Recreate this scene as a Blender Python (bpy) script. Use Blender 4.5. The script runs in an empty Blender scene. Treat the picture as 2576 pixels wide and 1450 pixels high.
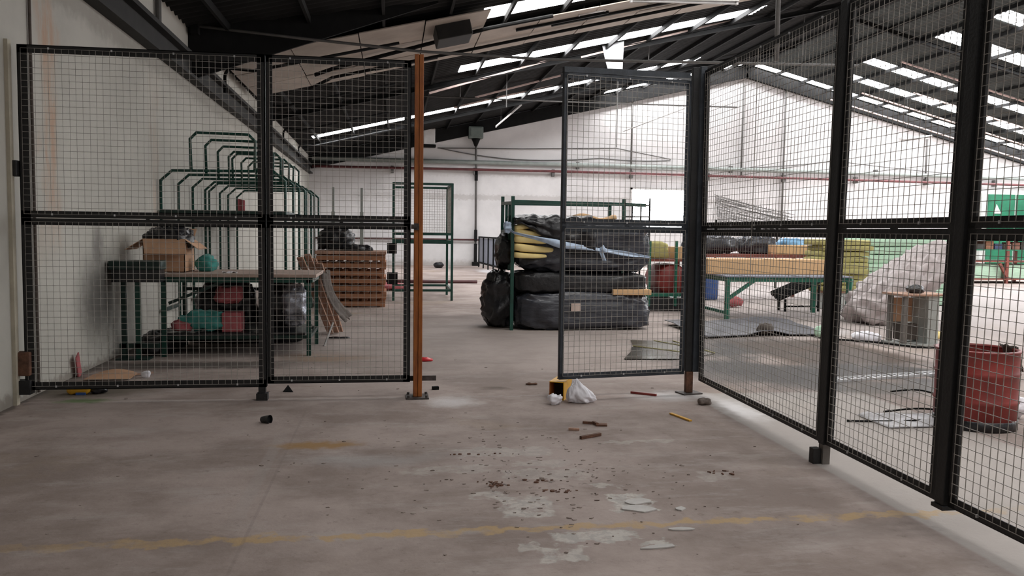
import bpy, math, random
from mathutils import Vector, Matrix, noise
random.seed(7)
SC = bpy.context.scene
COL = SC.collection
V = Vector
pi = math.pi

# ------------------------------------------------------------------ camera
cam_d = bpy.data.cameras.new('camera')
cam_d.sensor_fit = 'HORIZONTAL'; cam_d.sensor_width = 36.0; cam_d.lens = 29.352
cam_d.clip_start = 0.05; cam_d.clip_end = 300
cam = bpy.data.objects.new('camera', cam_d); COL.objects.link(cam)
_r = V((0.98979859, -0.14186126, 0.01319639)); _u = V((-0.00343664, 0.06882387, 0.99762291)); _f = V((0.14243227, 0.98749109, -0.06763424))
cam.matrix_world = Matrix(((_r.x, _u.x, -_f.x, 0), (_r.y, _u.y, -_f.y, 0), (_r.z, _u.z, -_f.z, 1.5), (0, 0, 0, 1)))
SC.camera = cam

# ------------------------------------------------------------------ world, exposure, daylight strength
SC.view_settings.view_transform = 'Standard'; SC.view_settings.look = 'None'
SC.view_settings.gamma = 1.0; SC.view_settings.use_curve_mapping = False
SC.view_settings.exposure = 0.92
wd = bpy.data.worlds.new('overcast_sky'); SC.world = wd; wd.use_nodes = True
bg = wd.node_tree.nodes['Background']; bg.inputs[0].default_value = (0.86, 0.93, 1.0, 1); bg.inputs[1].default_value = 1.0
SKY_PANE_NEAR = 6.0    # radiance of the nearer left slope strips, kept low to balance the light
SKY_PANE_MID = 14.0   # far left slope strips, raised to lighten the far wall
SKY_PANE = 12.0       # right slope strips, raised to brighten the right side
WINDOW_PANE = 14.0

# ------------------------------------------------------------------ materials
def mat(name, col, rough=0.6, metal=0.0, var=0.0, vscale=6.0, bump=0.0, bscale=40.0, col2=None, emit=None, spec=0.5, stretch=None, coat=0.0):
    m = bpy.data.materials.new(name); m.use_nodes = True
    nt = m.node_tree; b = nt.nodes['Principled BSDF']
    b.inputs['Base Color'].default_value = (*col, 1); b.inputs['Roughness'].default_value = rough
    b.inputs['Metallic'].default_value = metal; b.inputs['Specular IOR Level'].default_value = spec
    if coat: b.inputs['Coat Weight'].default_value = coat; b.inputs['Coat Roughness'].default_value = 0.15
    tc = nt.nodes.new('ShaderNodeTexCoord'); src = tc.outputs['Object']
    if stretch:
        mp = nt.nodes.new('ShaderNodeMapping'); mp.inputs['Scale'].default_value = stretch
        nt.links.new(src, mp.inputs[0]); src = mp.outputs[0]
    if var or col2:
        n = nt.nodes.new('ShaderNodeTexNoise'); n.inputs['Scale'].default_value = vscale; n.inputs['Detail'].default_value = 6
        n.inputs['Roughness'].default_value = 0.65
        nt.links.new(src, n.inputs['Vector'])
        r = nt.nodes.new('ShaderNodeValToRGB'); r.color_ramp.elements[0].position = 0.33; r.color_ramp.elements[1].position = 0.67
        c2 = col2 if col2 else tuple(c*(1-var) for c in col)
        c1 = col if col2 else tuple(min(1, c*(1+var)) for c in col)
        r.color_ramp.elements[0].color = (*c2, 1); r.color_ramp.elements[1].color = (*c1, 1)
        nt.links.new(n.outputs[0], r.inputs[0]); nt.links.new(r.outputs[0], b.inputs['Base Color'])
    if bump:
        n2 = nt.nodes.new('ShaderNodeTexNoise'); n2.inputs['Scale'].default_value = bscale; n2.inputs['Detail'].default_value = 5
        nt.links.new(src, n2.inputs['Vector'])
        bp = nt.nodes.new('ShaderNodeBump'); bp.inputs['Strength'].default_value = bump; bp.inputs['Distance'].default_value = 0.02
        nt.links.new(n2.outputs[0], bp.inputs['Height']); nt.links.new(bp.outputs[0], b.inputs['Normal'])
    if emit:
        b.inputs['Emission Color'].default_value = (*col, 1); b.inputs['Emission Strength'].default_value = emit
    return m

def translucent(name, col):
    m = bpy.data.materials.new(name); m.use_nodes = True; nt = m.node_tree
    b = nt.nodes['Principled BSDF']; b.inputs['Base Color'].default_value = (*col, 1)
    t = nt.nodes.new('ShaderNodeBsdfTranslucent'); t.inputs[0].default_value = (*col, 1)
    x = nt.nodes.new('ShaderNodeMixShader'); x.inputs[0].default_value = .6
    nt.links.new(b.outputs[0], x.inputs[1]); nt.links.new(t.outputs[0], x.inputs[2])
    nt.links.new(x.outputs[0], nt.nodes['Material Output'].inputs[0])
    return m

class NT:
    """small helper for chains of shape masks on a surface"""
    def __init__(s, name, rough):
        s.m = bpy.data.materials.new(name); s.m.use_nodes = True; s.t = s.m.node_tree
        s.b = s.t.nodes['Principled BSDF']; s.b.inputs['Roughness'].default_value = rough
        g = s.t.nodes.new('ShaderNodeNewGeometry'); s.pos = g.outputs['Position']
        s.warp = s.vadd(s.pos, s.noisevec(1.7, 0.35)); s.fine = s.vadd(s.pos, s.noisevec(9, 0.12))
    def new(s, k, **kw):
        n = s.t.nodes.new(k)
        for a, b in kw.items(): setattr(n, a, b)
        return n
    def lk(s, a, b): s.t.links.new(a, b)
    def noise(s, scale, detail=5, rough=0.6, vec=None, st=None):
        n = s.new('ShaderNodeTexNoise'); n.inputs['Scale'].default_value = scale; n.inputs['Detail'].default_value = detail; n.inputs['Roughness'].default_value = rough
        v = vec or s.pos
        if st:
            mp = s.new('ShaderNodeMapping'); mp.inputs['Scale'].default_value = st; s.lk(v, mp.inputs[0]); v = mp.outputs[0]
        s.lk(v, n.inputs['Vector']); return n
    def noisevec(s, scale, amp):
        n = s.new('ShaderNodeTexNoise'); n.inputs['Scale'].default_value = scale; n.inputs['Detail'].default_value = 4
        s.lk(s.pos, n.inputs['Vector'])
        a = s.new('ShaderNodeVectorMath', operation='SUBTRACT'); s.lk(n.outputs['Color'], a.inputs[0]); a.inputs[1].default_value = (.5, .5, .5)
        c = s.new('ShaderNodeVectorMath', operation='SCALE'); s.lk(a.outputs[0], c.inputs[0]); c.inputs['Scale'].default_value = amp*2
        return c.outputs[0]
    def vadd(s, a, b):
        n = s.new('ShaderNodeVectorMath', operation='ADD'); s.lk(a, n.inputs[0]); s.lk(b, n.inputs[1]); return n.outputs[0]
    def math(s, op, a, b=None, clamp=False):
        n = s.new('ShaderNodeMath', operation=op); n.use_clamp = clamp
        for i, x in enumerate((a, b)):
            if x is None: continue
            if isinstance(x, (int, float)): n.inputs[i].default_value = x
            else: s.lk(x, n.inputs[i])
        return n.outputs[0]
    def rng(s, v, a, b, c=0.0, d=1.0):
        n = s.new('ShaderNodeMapRange'); n.interpolation_type = 'SMOOTHSTEP'
        s.lk(v, n.inputs[0]); n.inputs[1].default_value = a; n.inputs[2].default_value = b; n.inputs[3].default_value = c; n.inputs[4].default_value = d
        return n.outputs[0]
    def spot(s, c, r, soft=0.5, vec=None, rot=0.0):
        mp = s.new('ShaderNodeMapping', vector_type='TEXTURE'); mp.inputs['Location'].default_value = c; mp.inputs['Scale'].default_value = r; mp.inputs['Rotation'].default_value = (0, 0, rot)
        s.lk(vec or s.warp, mp.inputs[0])
        l = s.new('ShaderNodeVectorMath', operation='LENGTH'); s.lk(mp.outputs[0], l.inputs[0])
        return s.rng(l.outputs['Value'], 1.0, 1.0-soft)
    def slab(s, c, r, soft=0.1, vec=None):
        """box-shaped mask"""
        mp = s.new('ShaderNodeMapping', vector_type='TEXTURE'); mp.inputs['Location'].default_value = c; mp.inputs['Scale'].default_value = r
        s.lk(vec or s.fine, mp.inputs[0])
        ab = s.new('ShaderNodeVectorMath', operation='ABSOLUTE'); s.lk(mp.outputs[0], ab.inputs[0])
        sp = s.new('ShaderNodeSeparateXYZ'); s.lk(ab.outputs[0], sp.inputs[0])
        q = s.math('MAXIMUM', s.math('MAXIMUM', sp.outputs[0], sp.outputs[1]), sp.outputs[2])
        return s.rng(q, 1.0, 1.0-soft)
    def mix(s, base, col, fac, k=1.0):
        n = s.new('ShaderNodeMix', data_type='RGBA')
        if k != 1.0: fac = s.math('MULTIPLY', fac, k)
        s.lk(fac, n.inputs[0])
        for x, i in ((base, 6), (col, 7)):
            if isinstance(x, tuple): n.inputs[i].default_value = (*x, 1)
            else: s.lk(x, n.inputs[i])
        return n.outputs[2]
    def finish(s, col, bump=None, strength=0.3, rough=None):
        s.lk(col, s.b.inputs['Base Color'])
        if bump is not None:
            bp = s.new('ShaderNodeBump'); bp.inputs['Strength'].default_value = strength; bp.inputs['Distance'].default_value = 0.01
            s.lk(bump, bp.inputs['Height']); s.lk(bp.outputs[0], s.b.inputs['Normal'])
        if rough is not None: s.lk(rough, s.b.inputs['Roughness'])
        return s.m

BIG = 1e4
def floor_material():
    s = NT('worn_concrete', 0.75); s.b.inputs['Specular IOR Level'].default_value = .07
    base = s.mix((.425, .355, .325), (.275, .222, .198), s.rng(s.noise(0.7, 9, .68).outputs[0], .38, .62))
    base = s.mix(base, (.45, .40, .375), s.rng(s.noise(2.4, 8, .75, st=(.5, 1.6, 1)).outputs[0], .5, .68), .6)
    base = s.mix(base, (.21, .165, .14), s.rng(s.noise(1.1, 6, .7, st=(.35, 1.5, 1), vec=s.warp).outputs[0], .54, .74), .55)
    base = s.mix(base, (.15, .12, .105), s.rng(s.noise(12, 6, .8).outputs[0], .55, .72), .5)
    base = s.mix(base, (.36, .27, .17), s.rng(s.noise(.45, 5, .6, vec=s.warp).outputs[0], .56, .7), .4)
    pale = (.46, .43, .41); brown = (.26, .155, .075); dark = (.085, .075, .068)
    # hall floor beyond the cage, its brightness painted in as pale patches
    base = s.mix(base, (.47, .43, .42), s.spot((13, 17, 0), (12, 11, BIG), .7), .8)
    base = s.mix(base, (.42, .37, .345), s.spot((1.6, 11.5, 0), (4.5, 4.6, BIG), .8), .55)
    # pale strip under the side fence
    base = s.mix(base, (.44, .41, .385), s.slab((3.6, 4.2, 0), (.86, 3.3, BIG), .04, s.pos), .75)
    # faded yellow lane line
    ln = s.slab((0.9, 4.075, 0), (3.4, .05, BIG), .5)
    ln = s.math('MULTIPLY', ln, s.rng(s.noise(5, 6, .7).outputs[0], .34, .56))
    base = s.mix(base, (.50, .345, .17), ln, .7)
    # lengthwise filled joint, slab joint under the fence
    base = s.mix(base, (.40, .36, .34), s.slab((-.79, 5.3, 0), (.05, 1.15, BIG), .5, s.pos), .3)
    base = s.mix(base, (.19, .16, .15), s.slab((-.70, 5.0, 0), (.012, 2.6, BIG), .6, s.pos), .22)
    base = s.mix(base, (.40, .36, .34), s.slab((-.3, 7.46, 0), (2.9, .035, BIG), .5), .45)
    # brown spill, dark wall corner, moss, mortar dust around the new posts
    base = s.mix(base, (.34, .20, .075), s.spot((-.50, 5.85, 0), (.42, .15, BIG), .75, s.fine), .85)
    base = s.mix(base, (.40, .385, .38), s.spot((-.1, 5.45, 0), (.75, .22, BIG), .9), .5)
    base = s.mix(base, (.12, .105, .08), s.spot((-2.75, 7.95, 0), (.85, .5, BIG), .7, s.fine), .85)
    base = s.mix(base, (.075, .17, .035), s.spot((-2.62, 7.52, 0), (.34, .13, BIG), .8, s.fine), .7)
    base = s.mix(base, (.66, .64, .64), s.spot((.52, 7.25, 0), (.36, .36, BIG), .95, s.fine), .75)
    base = s.mix(base, (.70, .68, .68), s.spot((2.55, 7.35, 0), (.55, .33, BIG), .95, s.fine), .75)
    base = s.mix(base, (.78, .76, .76), s.spot((2.95, 6.75, 0), (.22, .7, BIG), .9, s.fine), .8)
    base = s.mix(base, brown, s.spot((-.8, 9.9, 0), (.8, .45, BIG), .9), .5)
    # blistered pale paint and bare patches in the middle of the aisle
    for (x, y, rx, ry, k) in ((.74, 4.42, .15, .20, .8), (.55, 4.62, .10, .07, .6), (1.33, 4.48, .13, .10, 1), (1.30, 4.33, .13, .07, 1), (1.26, 4.72, .10, .05, .6),
                              (.90, 3.93, .14, .075, .9), (1.10, 3.94, .13, .07, .9), (.80, 3.74, .13, .085, .8), (1.26, 3.80, .10, .03, .9), (.64, 3.85, .06, .06, .6),
                              (.95, 5.0, .30, .12, .4), (.75, 5.55, .35, .13, .45), (.35, 5.15, .3, .1, .35), (1.75, 5.75, .3, .05, .35), (2.0, 4.85, .12, .1, .35), (.95, 5.25, .2, .1, .4)):
        e = s.slab((x, y, 0), (rx, ry, BIG), .25)
        e = s.math('MULTIPLY', e, s.rng(s.noise(7, 6, .75).outputs[0], .36, .52))
        base = s.mix(base, s.mix((.56, .53, .49), (.45, .425, .40), s.rng(s.noise(13, 3, .6).outputs[0], .45, .55)), e, k)
    base = s.mix(base, dark, s.math('MULTIPLY', s.spot((.9, 4.95, 0), (.75, .5, BIG), .9), s.rng(s.noise(11, 6, .8).outputs[0], .57, .68)), .75)
    base = s.mix(base, dark, s.spot((.62, 4.82, 0), (.09, .05, BIG), .8, s.fine), .9)
    base = s.mix(base, (.12, .1, .085), s.spot((1.0, 7.75, 0), (.25, .12, BIG), .9), .6)
    # oil and damp beyond the side fence
    wet = s.spot((4.75, 9.3, 0), (2.0, 2.7, BIG), .4)
    wet = s.math('MULTIPLY', wet, s.rng(s.noise(.9, 4, .55).outputs[0], .34, .52))
    base = s.mix(base, (.045, .043, .043), wet, .92)
    base = s.mix(base, (.095, .07, .056), s.slab((5.5, 10.1, 0), (1.0, 1.15, BIG), .25), .85)
    base = s.mix(base, (.10, .095, .09), s.spot((4.9, 7.6, 0), (.9, .7, BIG), .7), .8)
    base = s.mix(base, (.13, .12, .11), s.spot((4.1, 6.2, 0), (.55, .45, BIG), .8), .6)
    base = s.mix(base, (.6, .58, .58), s.spot((6.6, 12.3, 0), (.7, .8, BIG), .7), .8)
    base = s.mix(base, (.62, .61, .62), s.spot((3.6, 31, 0), (.6, 2.5, BIG), .8), .7)
    base = s.mix(base, (.16, .13, .12), s.spot((1.0, 14.5, 0), (1.6, .5, BIG), .9), .5)
    base = s.mix(base, (.06, .055, .05), s.slab((-2.2, 9.4, 0), (1.5, .35, BIG), .7), .8)  # dark strip across the floor before pedestal and table
    base = s.mix(base, (.10, .09, .08), s.slab((-3.15, 8, 0), (.14, 14, BIG), .7), .7)  # dark strip along the foot of the left wall
    rough = s.rng(wet, 0, 1, .75, .5)
    return s.finish(base, s.noise(30, 6, .7).outputs[0], .25, rough)

def wall_material(name, base_c, left=False):
    s = NT(name, 0.85)
    base = s.mix(base_c, tuple(c*.86 for c in base_c), s.rng(s.noise(.5, 7, .65).outputs[0], .38, .66))
    base = s.mix(base, tuple(c*.72 for c in base_c), s.rng(s.noise(1.3, 6, .7, st=(1.2, 1.2, .22)).outputs[0], .56, .76), .45)
    base = s.mix(base, (.33, .27, .2), s.rng(s.noise(4, 6, .75).outputs[0], .64, .78), .35)
    if left:
        rust = (.46, .24, .12)
        f = s.math('MULTIPLY', s.slab((-3.1, 8.25, 2.6), (BIG, .30, 1.6), .7, s.warp), s.rng(s.noise(3, 7, .75, st=(1, 1.6, .3)).outputs[0], .36, .58))
        base = s.mix(base, rust, f, .6)
        f = s.math('MULTIPLY', s.slab((-3.1, 11.9, 2.2), (BIG, .3, 1.7), .7, s.warp), s.rng(s.noise(3, 6, .75, st=(1, 3, .25)).outputs[0], .44, .64))
        base = s.mix(base, rust, f, .4)
        # darker patches above and behind the pedestal
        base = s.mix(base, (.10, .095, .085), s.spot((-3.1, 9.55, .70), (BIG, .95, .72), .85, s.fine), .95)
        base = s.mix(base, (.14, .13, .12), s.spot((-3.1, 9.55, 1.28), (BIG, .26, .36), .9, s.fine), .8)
        base = s.mix(base, (.22, .2, .17), s.slab((-3.1, 12, 3.70), (BIG, 12, .22), .9, s.fine), .55)  # soft shadow of the eaves beam painted on the wall
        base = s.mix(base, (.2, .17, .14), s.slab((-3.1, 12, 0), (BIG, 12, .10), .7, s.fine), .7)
        base = s.mix(base, (.3, .27, .24), s.slab((-3.1, 7.85, 2.4), (BIG, .018, 2.4), .6, s.pos), .6)
        base = s.mix(base, (.32, .28, .25), s.slab((-3.1, 11.6, 2.2), (BIG, .014, 2.2), .6, s.pos), .6)
    else:
        base = s.mix(base, (.34, .31, .29), s.slab((8, 36, 2.95), (12, BIG, .16), .6, s.fine), .4)
        base = s.mix(base, (.34, .31, .29), s.slab((8, 36, 4.0), (12, BIG, .22), .9, s.fine), .45)
        base = s.mix(base, (.30, .25, .22), s.slab((10, 36, 0), (30, BIG, .35), .95, s.fine), .6)
    return s.finish(base, s.noise(18, 5, .6).outputs[0], .2)

M = {}
M['floor'] = floor_material()
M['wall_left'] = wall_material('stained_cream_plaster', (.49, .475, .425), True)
M['wall'] = wall_material('white_plaster', (.69, .675, .67))
M['roof'] = mat('black_roof_sheet', (.012, .012, .012), .85, 0, .35, 2, spec=.2)  # left slope sheets, far darker than the right slope
M['roof_right'] = mat('grey_green_roof_sheet', (.045, .052, .050), .8, 0, .25, 2, spec=.3)
M['rafter'] = mat('sooty_steel', (.007, .007, .007), .85, 0, .3, 4, spec=.2)
M['beam'] = mat('eaves_beam_grey', (.012, .0115, .010), .8, 0, .4, 3)
M['board'] = mat('cream_lining_board', (.37, .32, .275), .85, 0, .14, 1.2)
M['skylight'] = mat('daylit_translucent_sheet', (.975, .98, 1.0), .5, emit=SKY_PANE)
M['skylight_near'] = mat('dimmed_translucent_sheet', (1.0, .985, .965), .5, emit=SKY_PANE_NEAR)  # dimmed only to balance the light
M['skylight_mid'] = mat('brightened_translucent_sheet', (.985, .985, 1.0), .5, emit=SKY_PANE_MID)  # brightened only to lift the far end
M['window'] = mat('daylit_window_pane', (.95, .97, 1.0), .5, emit=WINDOW_PANE)
M['black'] = mat('black_painted_steel', (.011, .011, .0115), .55, 0, .35, 9, .15, 60)
M['blue_black'] = mat('blue_grey_painted_steel', (.035, .043, .054), .5, 0, .35, 9, .15, 60)
M['wire'] = mat('dull_galvanised_wire', (.36, .34, .31), .55, .1, .3, 20)
M['orange'] = mat('rusty_orange_paint', (.40, .125, .018), .6, 0, col2=(.20, .055, .012), vscale=5, stretch=(6, 6, .8), bump=.2)
M['rust'] = mat('rusty_steel', (.13, .06, .035), .8, 0, .45, 14, .3)
M['plate'] = mat('grey_steel_plate', (.07, .06, .055), .65, .3, .4, 20)
M['green'] = mat('green_gloss_paint', (.004, .05, .035), .4, 0, .3, 8)
M['green_lit'] = mat('lit_green_gloss_paint', (.006, .115, .07), .4, 0, .25, 8)  # same green with the light from the right put into the colour
M['green_dark'] = mat('dark_green_paint', (.003, .022, .017), .5, 0, .35, 8)
M['tabletop'] = mat('worn_plywood', (.40, .30, .25), .7, 0, .22, 4, stretch=(1, 6, 6))
M['cardboard'] = mat('brown_cardboard', (.52, .31, .19), .85, 0, .12, 3)
M['plastic'] = mat('black_polythene', (.012, .012, .014), .32, 0, .3, 5, .5, 14)
M['plastic_grey'] = mat('thin_black_polythene', (.034, .036, .045), .27, 0, .4, 5, .7, 9, stretch=(.5, 1, 1.6))
M['foam_yellow'] = mat('yellow_foam', (.98, .76, .34), .9, 0, .08, 3)
M['foam_tan'] = mat('tan_foam', (.66, .42, .22), .9, 0, .06, 2)
M['foam_olive'] = mat('olive_foam', (.42, .385, .15), .9, 0, .14, 4, .4, 12, stretch=(.6, .6, 7))
M['foam_green'] = mat('pale_green_foam', (.46, .66, .50), .9, 0, .12, 4, .3, 10, stretch=(.6, .6, 7))
M['strap'] = mat('pale_blue_polythene_band', (.42, .52, .66), .35, 0, .25, 8)
M['clear'] = mat('crumpled_milky_polythene', (.46, .405, .40), .4, 0, .18, 3, .5, 10)
M['white_bag'] = mat('white_polythene', (.84, .83, .88), .4, 0, .12, 8, .3, 20)
M['drum'] = mat('faded_red_paint', (.20, .023, .018), .5, 0, .3, 4)
M['pallet'] = mat('reddish_pallet_wood', (.34, .155, .08), .8, 0, .3, 5, stretch=(.5, 6, 6))
M['wood'] = mat('raw_timber', (.40, .24, .17), .8, 0, .3, 5, stretch=(6, 6, .6))
M['grey_rag'] = mat('grey_brown_cloth', (.085, .068, .058), .9, 0, .35, 6)
M['pink'] = mat('faded_pink_cloth', (.42, .11, .12), .85, 0, .25, 6)
M['teal'] = mat('teal_cloth', (.05, .25, .22), .85, 0, .35, 8)
M['silver'] = mat('silvery_film', (.32, .33, .37), .25, .5, .3, 8, .6, 20)
M['pipe_maroon'] = mat('maroon_pipe', (.07, .018, .018), .55, 0, .3, 3)
M['film'] = mat('dull_clear_film', (.34, .33, .34), .45, 0, .2, 8, .4, 20)
M['pipe_red'] = mat('dark_red_pipe', (.12, .032, .034), .5, 0, .3, 3)
M['pipe_grey'] = mat('grey_green_pipe', (.27, .30, .28), .55, 0, .15, 3)
M['conduit'] = mat('grey_conduit', (.11, .105, .10), .6, .2, .2, 4)
M['conduit_pink'] = mat('dusty_pink_trunking', (.60, .46, .42), .7, 0, .2, 4)
M['white_metal'] = mat('white_enamel', (.62, .61, .60), .4, 0, .08, 5)
M['boxgrey'] = mat('grey_green_enamel', (.13, .16, .145), .5, 0, .15, 5)
M['navy'] = mat('blue_grey_panel', (.25, .27, .33), .6, 0, .1, 5)
M['blue'] = mat('blue_plastic', (.03, .09, .30), .4, 0, .2, 5)
M['cab_green'] = mat('green_cabinet_paint', (.008, .13, .065), .45, 0, .2, 3)
M['yellow'] = mat('yellow_paint', (.68, .36, .02), .5, 0, .15, 12)
M['inside'] = mat('tube_inside_shade', (.02, .012, .008), .8)
M['red_bit'] = mat('red_plastic', (.6, .02, .03), .4)
M['stone'] = mat('grey_stone', (.20, .165, .145), .9, 0, .3, 20, .5, 30)
M['chip'] = mat('mortar_chips', (.40, .34, .30), .9, 0, col2=(.10, .06, .045), vscale=5)
M['pit'] = mat('dark_wet_sheet', (.06, .06, .052), .22, 0, .4, 4)
M['pit_brown'] = mat('brown_wet_sheet', (.055, .042, .022), .35, 0, .5, 3)
M['mat_grey'] = mat('grey_rubber_sheet', (.11, .11, .125), .45, 0, .3, 5, .4, 10)
M['machine'] = mat('grey_machine_paint', (.40, .42, .40), .6, 0, .15, 5)
M['grey_leg'] = mat('grey_brown_steel', (.16, .145, .13), .6, 0, .2, 5)
M['galv'] = mat('galvanised_steel', (.50, .50, .51), .45, .3, .15, 15)
M['table_red'] = mat('red_brown_paint', (.20, .05, .035), .6, 0, .25, 5)
M['label'] = mat('paper_label', (.60, .48, .42), .8)

# ------------------------------------------------------------------ mesh helper
def world_loc(o):
    l = V((0, 0, 0))
    while o is not None: l = l + o.location; o = o.parent
    return l

class MB:
    def __init__(s): s.v = []; s.f = []
    def quadbox(s, c8):
        n = len(s.v); s.v += [V(c) for c in c8]
        s.f += [tuple(n+i for i in q) for q in ((0, 3, 2, 1), (4, 5, 6, 7), (0, 1, 5, 4), (1, 2, 6, 5), (2, 3, 7, 6), (3, 0, 4, 7))]
        return s
    def box(s, x0, x1, y0, y1, z0, z1):
        return s.quadbox([(x0, y0, z0), (x1, y0, z0), (x1, y1, z0), (x0, y1, z0), (x0, y0, z1), (x1, y0, z1), (x1, y1, z1), (x0, y1, z1)])
    def bar(s, p, q, w, h=None, up=(0, 0, 1)):
        """square bar from p to q, w across, h along 'up'"""
        p, q = V(p), V(q); h = h or w; d = (q-p).normalized(); up = V(up)
        if abs(d.dot(up)) > .98: up = V((0, 1, 0))
        a = d.cross(up).normalized(); b = a.cross(d).normalized()
        a *= w/2; b *= h/2
        return s.quadbox([p-a-b, p+a-b, q+a-b, q-a-b, p-a+b, p+a+b, q+a+b, q-a+b])
    def obox(s, c, size, rz=0, rx=0, ry=0):
        R = Matrix.Rotation(rz, 3, 'Z') @ Matrix.Rotation(ry, 3, 'Y') @ Matrix.Rotation(rx, 3, 'X')
        c = V(c); h = [x/2 for x in size]
        return s.quadbox([c + R @ V((i*h[0], j*h[1], k*h[2])) for k in (-1, 1) for (i, j) in ((-1, -1), (1, -1), (1, 1), (-1, 1))])
    def tube(s, pts, r, n=8, caps=True):
        pts = [V(p) for p in pts]; m = len(pts); base = len(s.v); a = None
        for i, p in enumerate(pts):
            d = ((pts[min(i+1, m-1)] - p).normalized() + (p - pts[max(i-1, 0)]).normalized())
            d = d.normalized() if d.length > 1e-6 else V((0, 0, 1))
            if a is None:
                a = d.orthogonal().normalized()
            a = (a - d*a.dot(d)).normalized(); b = d.cross(a)
            rr = r[i] if isinstance(r, (list, tuple)) else r
            k = 1.0
            if 0 < i < m-1:
                c = (pts[i+1]-p).normalized().dot((p-pts[i-1]).normalized()); k = 1/max(.5, math.sqrt(max(.01, (1+c)/2)))
            for j in range(n):
                t = 2*pi*(j+.5)/n; s.v.append(p + (a*math.cos(t) + b*math.sin(t))*rr*(k if n <= 4 else 1))
        for i in range(m-1):
            for j in range(n):
                s.f.append((base+i*n+j, base+i*n+(j+1) % n, base+(i+1)*n+(j+1) % n, base+(i+1)*n+j))
        if caps:
            s.f.append(tuple(base+j for j in range(n))[::-1]); s.f.append(tuple(base+(m-1)*n+j for j in range(n)))
        return s
    def lathe(s, c, prof, n=28, axis='Z'):
        base = len(s.v); c = V(c)
        for (r, z) in prof:
            for j in range(n):
                t = 2*pi*j/n
                p = V((r*math.cos(t), r*math.sin(t), z))
                if axis == 'Y': p = V((p.x, p.z, p.y))
                if axis == 'X': p = V((p.z, p.x, p.y))
                s.v.append(c+p)
        for i in range(len(prof)-1):
            for j in range(n):
                s.f.append((base+i*n+j, base+i*n+(j+1) % n, base+(i+1)*n+(j+1) % n, base+(i+1)*n+j))
        return s
    def prism(s, poly, z0, z1):
        """extruded polygon lying flat"""
        n = len(poly); b = len(s.v)
        s.v += [V((x, y, z0)) for x, y in poly] + [V((x, y, z1)) for x, y in poly]
        s.f.append(tuple(b+i for i in range(n))[::-1]); s.f.append(tuple(b+n+i for i in range(n)))
        for i in range(n): s.f.append((b+i, b+(i+1) % n, b+n+(i+1) % n, b+n+i))
        return s
    def blob(s, c, h, e=.5, nu=56, nv=34, amp=.05, sc=3.0, seed=0, st=(1, 1, 1), ridge=True, floor=None, fine=0.0):
        """crumpled rounded volume: superellipsoid with noise folds"""
        b = len(s.v); c = V(c); off = V((seed*7.3, seed*3.1, seed*5.7))
        def sp(x, p): return math.copysign(abs(x)**p, x)
        for i in range(nv+1):
            ph = -pi/2 + pi*i/nv
            for j in range(nu):
                th = 2*pi*j/nu
                d = V((sp(math.cos(ph), e)*sp(math.cos(th), e), sp(math.cos(ph), e)*sp(math.sin(th), e), sp(math.sin(ph), e)))
                p = V((d.x*h[0], d.y*h[1], d.z*h[2]))
                q = V((p.x*st[0], p.y*st[1], p.z*st[2]))*sc + off
                k = noise.noise(q)
                if ridge: k = 1-2*abs(k) + .5*(1-2*abs(noise.noise(q*2.3))) - .9
                k += .4*noise.noise(q*4.1)
                if fine: 
                    q2 = V((p.x+.8*p.z, p.y, p.z-.35*p.x)); q2 = V((q2.x*2.2, q2.y*6, q2.z*9))+off
                    k += fine*(.6-2*abs(noise.noise(q2)))
                nrm = V((d.x/h[0], d.y/h[1], d.z/h[2])).normalized()
                w = c + p + nrm*amp*k
                if floor is not None: w.z = max(w.z, floor)
                s.v.append(w)
        for i in range(nv):
            for j in range(nu):
                s.f.append((b+i*nu+j, b+i*nu+(j+1) % nu, b+(i+1)*nu+(j+1) % nu, b+(i+1)*nu+j))
        return s
    def sheet(s, fn, nu, nv, th=.004):
        """thin sheet with thickness: fn(u,v)->point"""
        b = len(s.v); g = [[V(fn(i/nu, j/nv)) for j in range(nv+1)] for i in range(nu+1)]
        W = nv+1
        nr = []
        for i in range(nu+1):
            for j in range(W):
                du = g[min(i+1, nu)][j]-g[max(i-1, 0)][j]; dv = g[i][min(j+1, nv)]-g[i][max(j-1, 0)]
                n_ = du.cross(dv); nr.append(n_.normalized() if n_.length > 1e-9 else V((0, 0, 1)))
        N = (nu+1)*W
        for i in range(nu+1):
            for j in range(W): s.v.append(g[i][j]+nr[i*W+j]*th/2)
        for i in range(nu+1):
            for j in range(W): s.v.append(g[i][j]-nr[i*W+j]*th/2)
        for i in range(nu):
            for j in range(nv):
                a = (b+i*W+j, b+(i+1)*W+j, b+(i+1)*W+j+1, b+i*W+j+1); s.f.append(a); s.f.append(tuple(x+N for x in a[::-1]))
        edge = [i*W for i in range(nu+1)] + [nu*W+j for j in range(1, W)] + [i*W+nv for i in range(nu-1, -1, -1)] + [j for j in range(nv-1, 0, -1)]
        for k in range(len(edge)):
            a, c2 = edge[k], edge[(k+1) % len(edge)]
            s.f.append((b+c2, b+a, b+a+N, b+c2+N))
        return s
    def build(s, name, m, parent=None, smooth=False, bevel=0.0, warp=None):
        off = world_loc(parent) if parent else V((0, 0, 0))
        vs = [warp(v) if warp else v for v in s.v]
        me = bpy.data.meshes.new(name); me.from_pydata([tuple(v-off) for v in vs], [], s.f); me.validate()
        me.materials.append(M[m] if isinstance(m, str) else m)
        if smooth:
            me.polygons.foreach_set('use_smooth', [True]*len(me.polygons))
        o = bpy.data.objects.new(name, me); COL.objects.link(o)
        if parent: o.parent = parent
        if bevel:
            b = o.modifiers.new('bevel', 'BEVEL'); b.width = bevel; b.segments = 2; b.limit_method = 'ANGLE'
        return o

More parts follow.
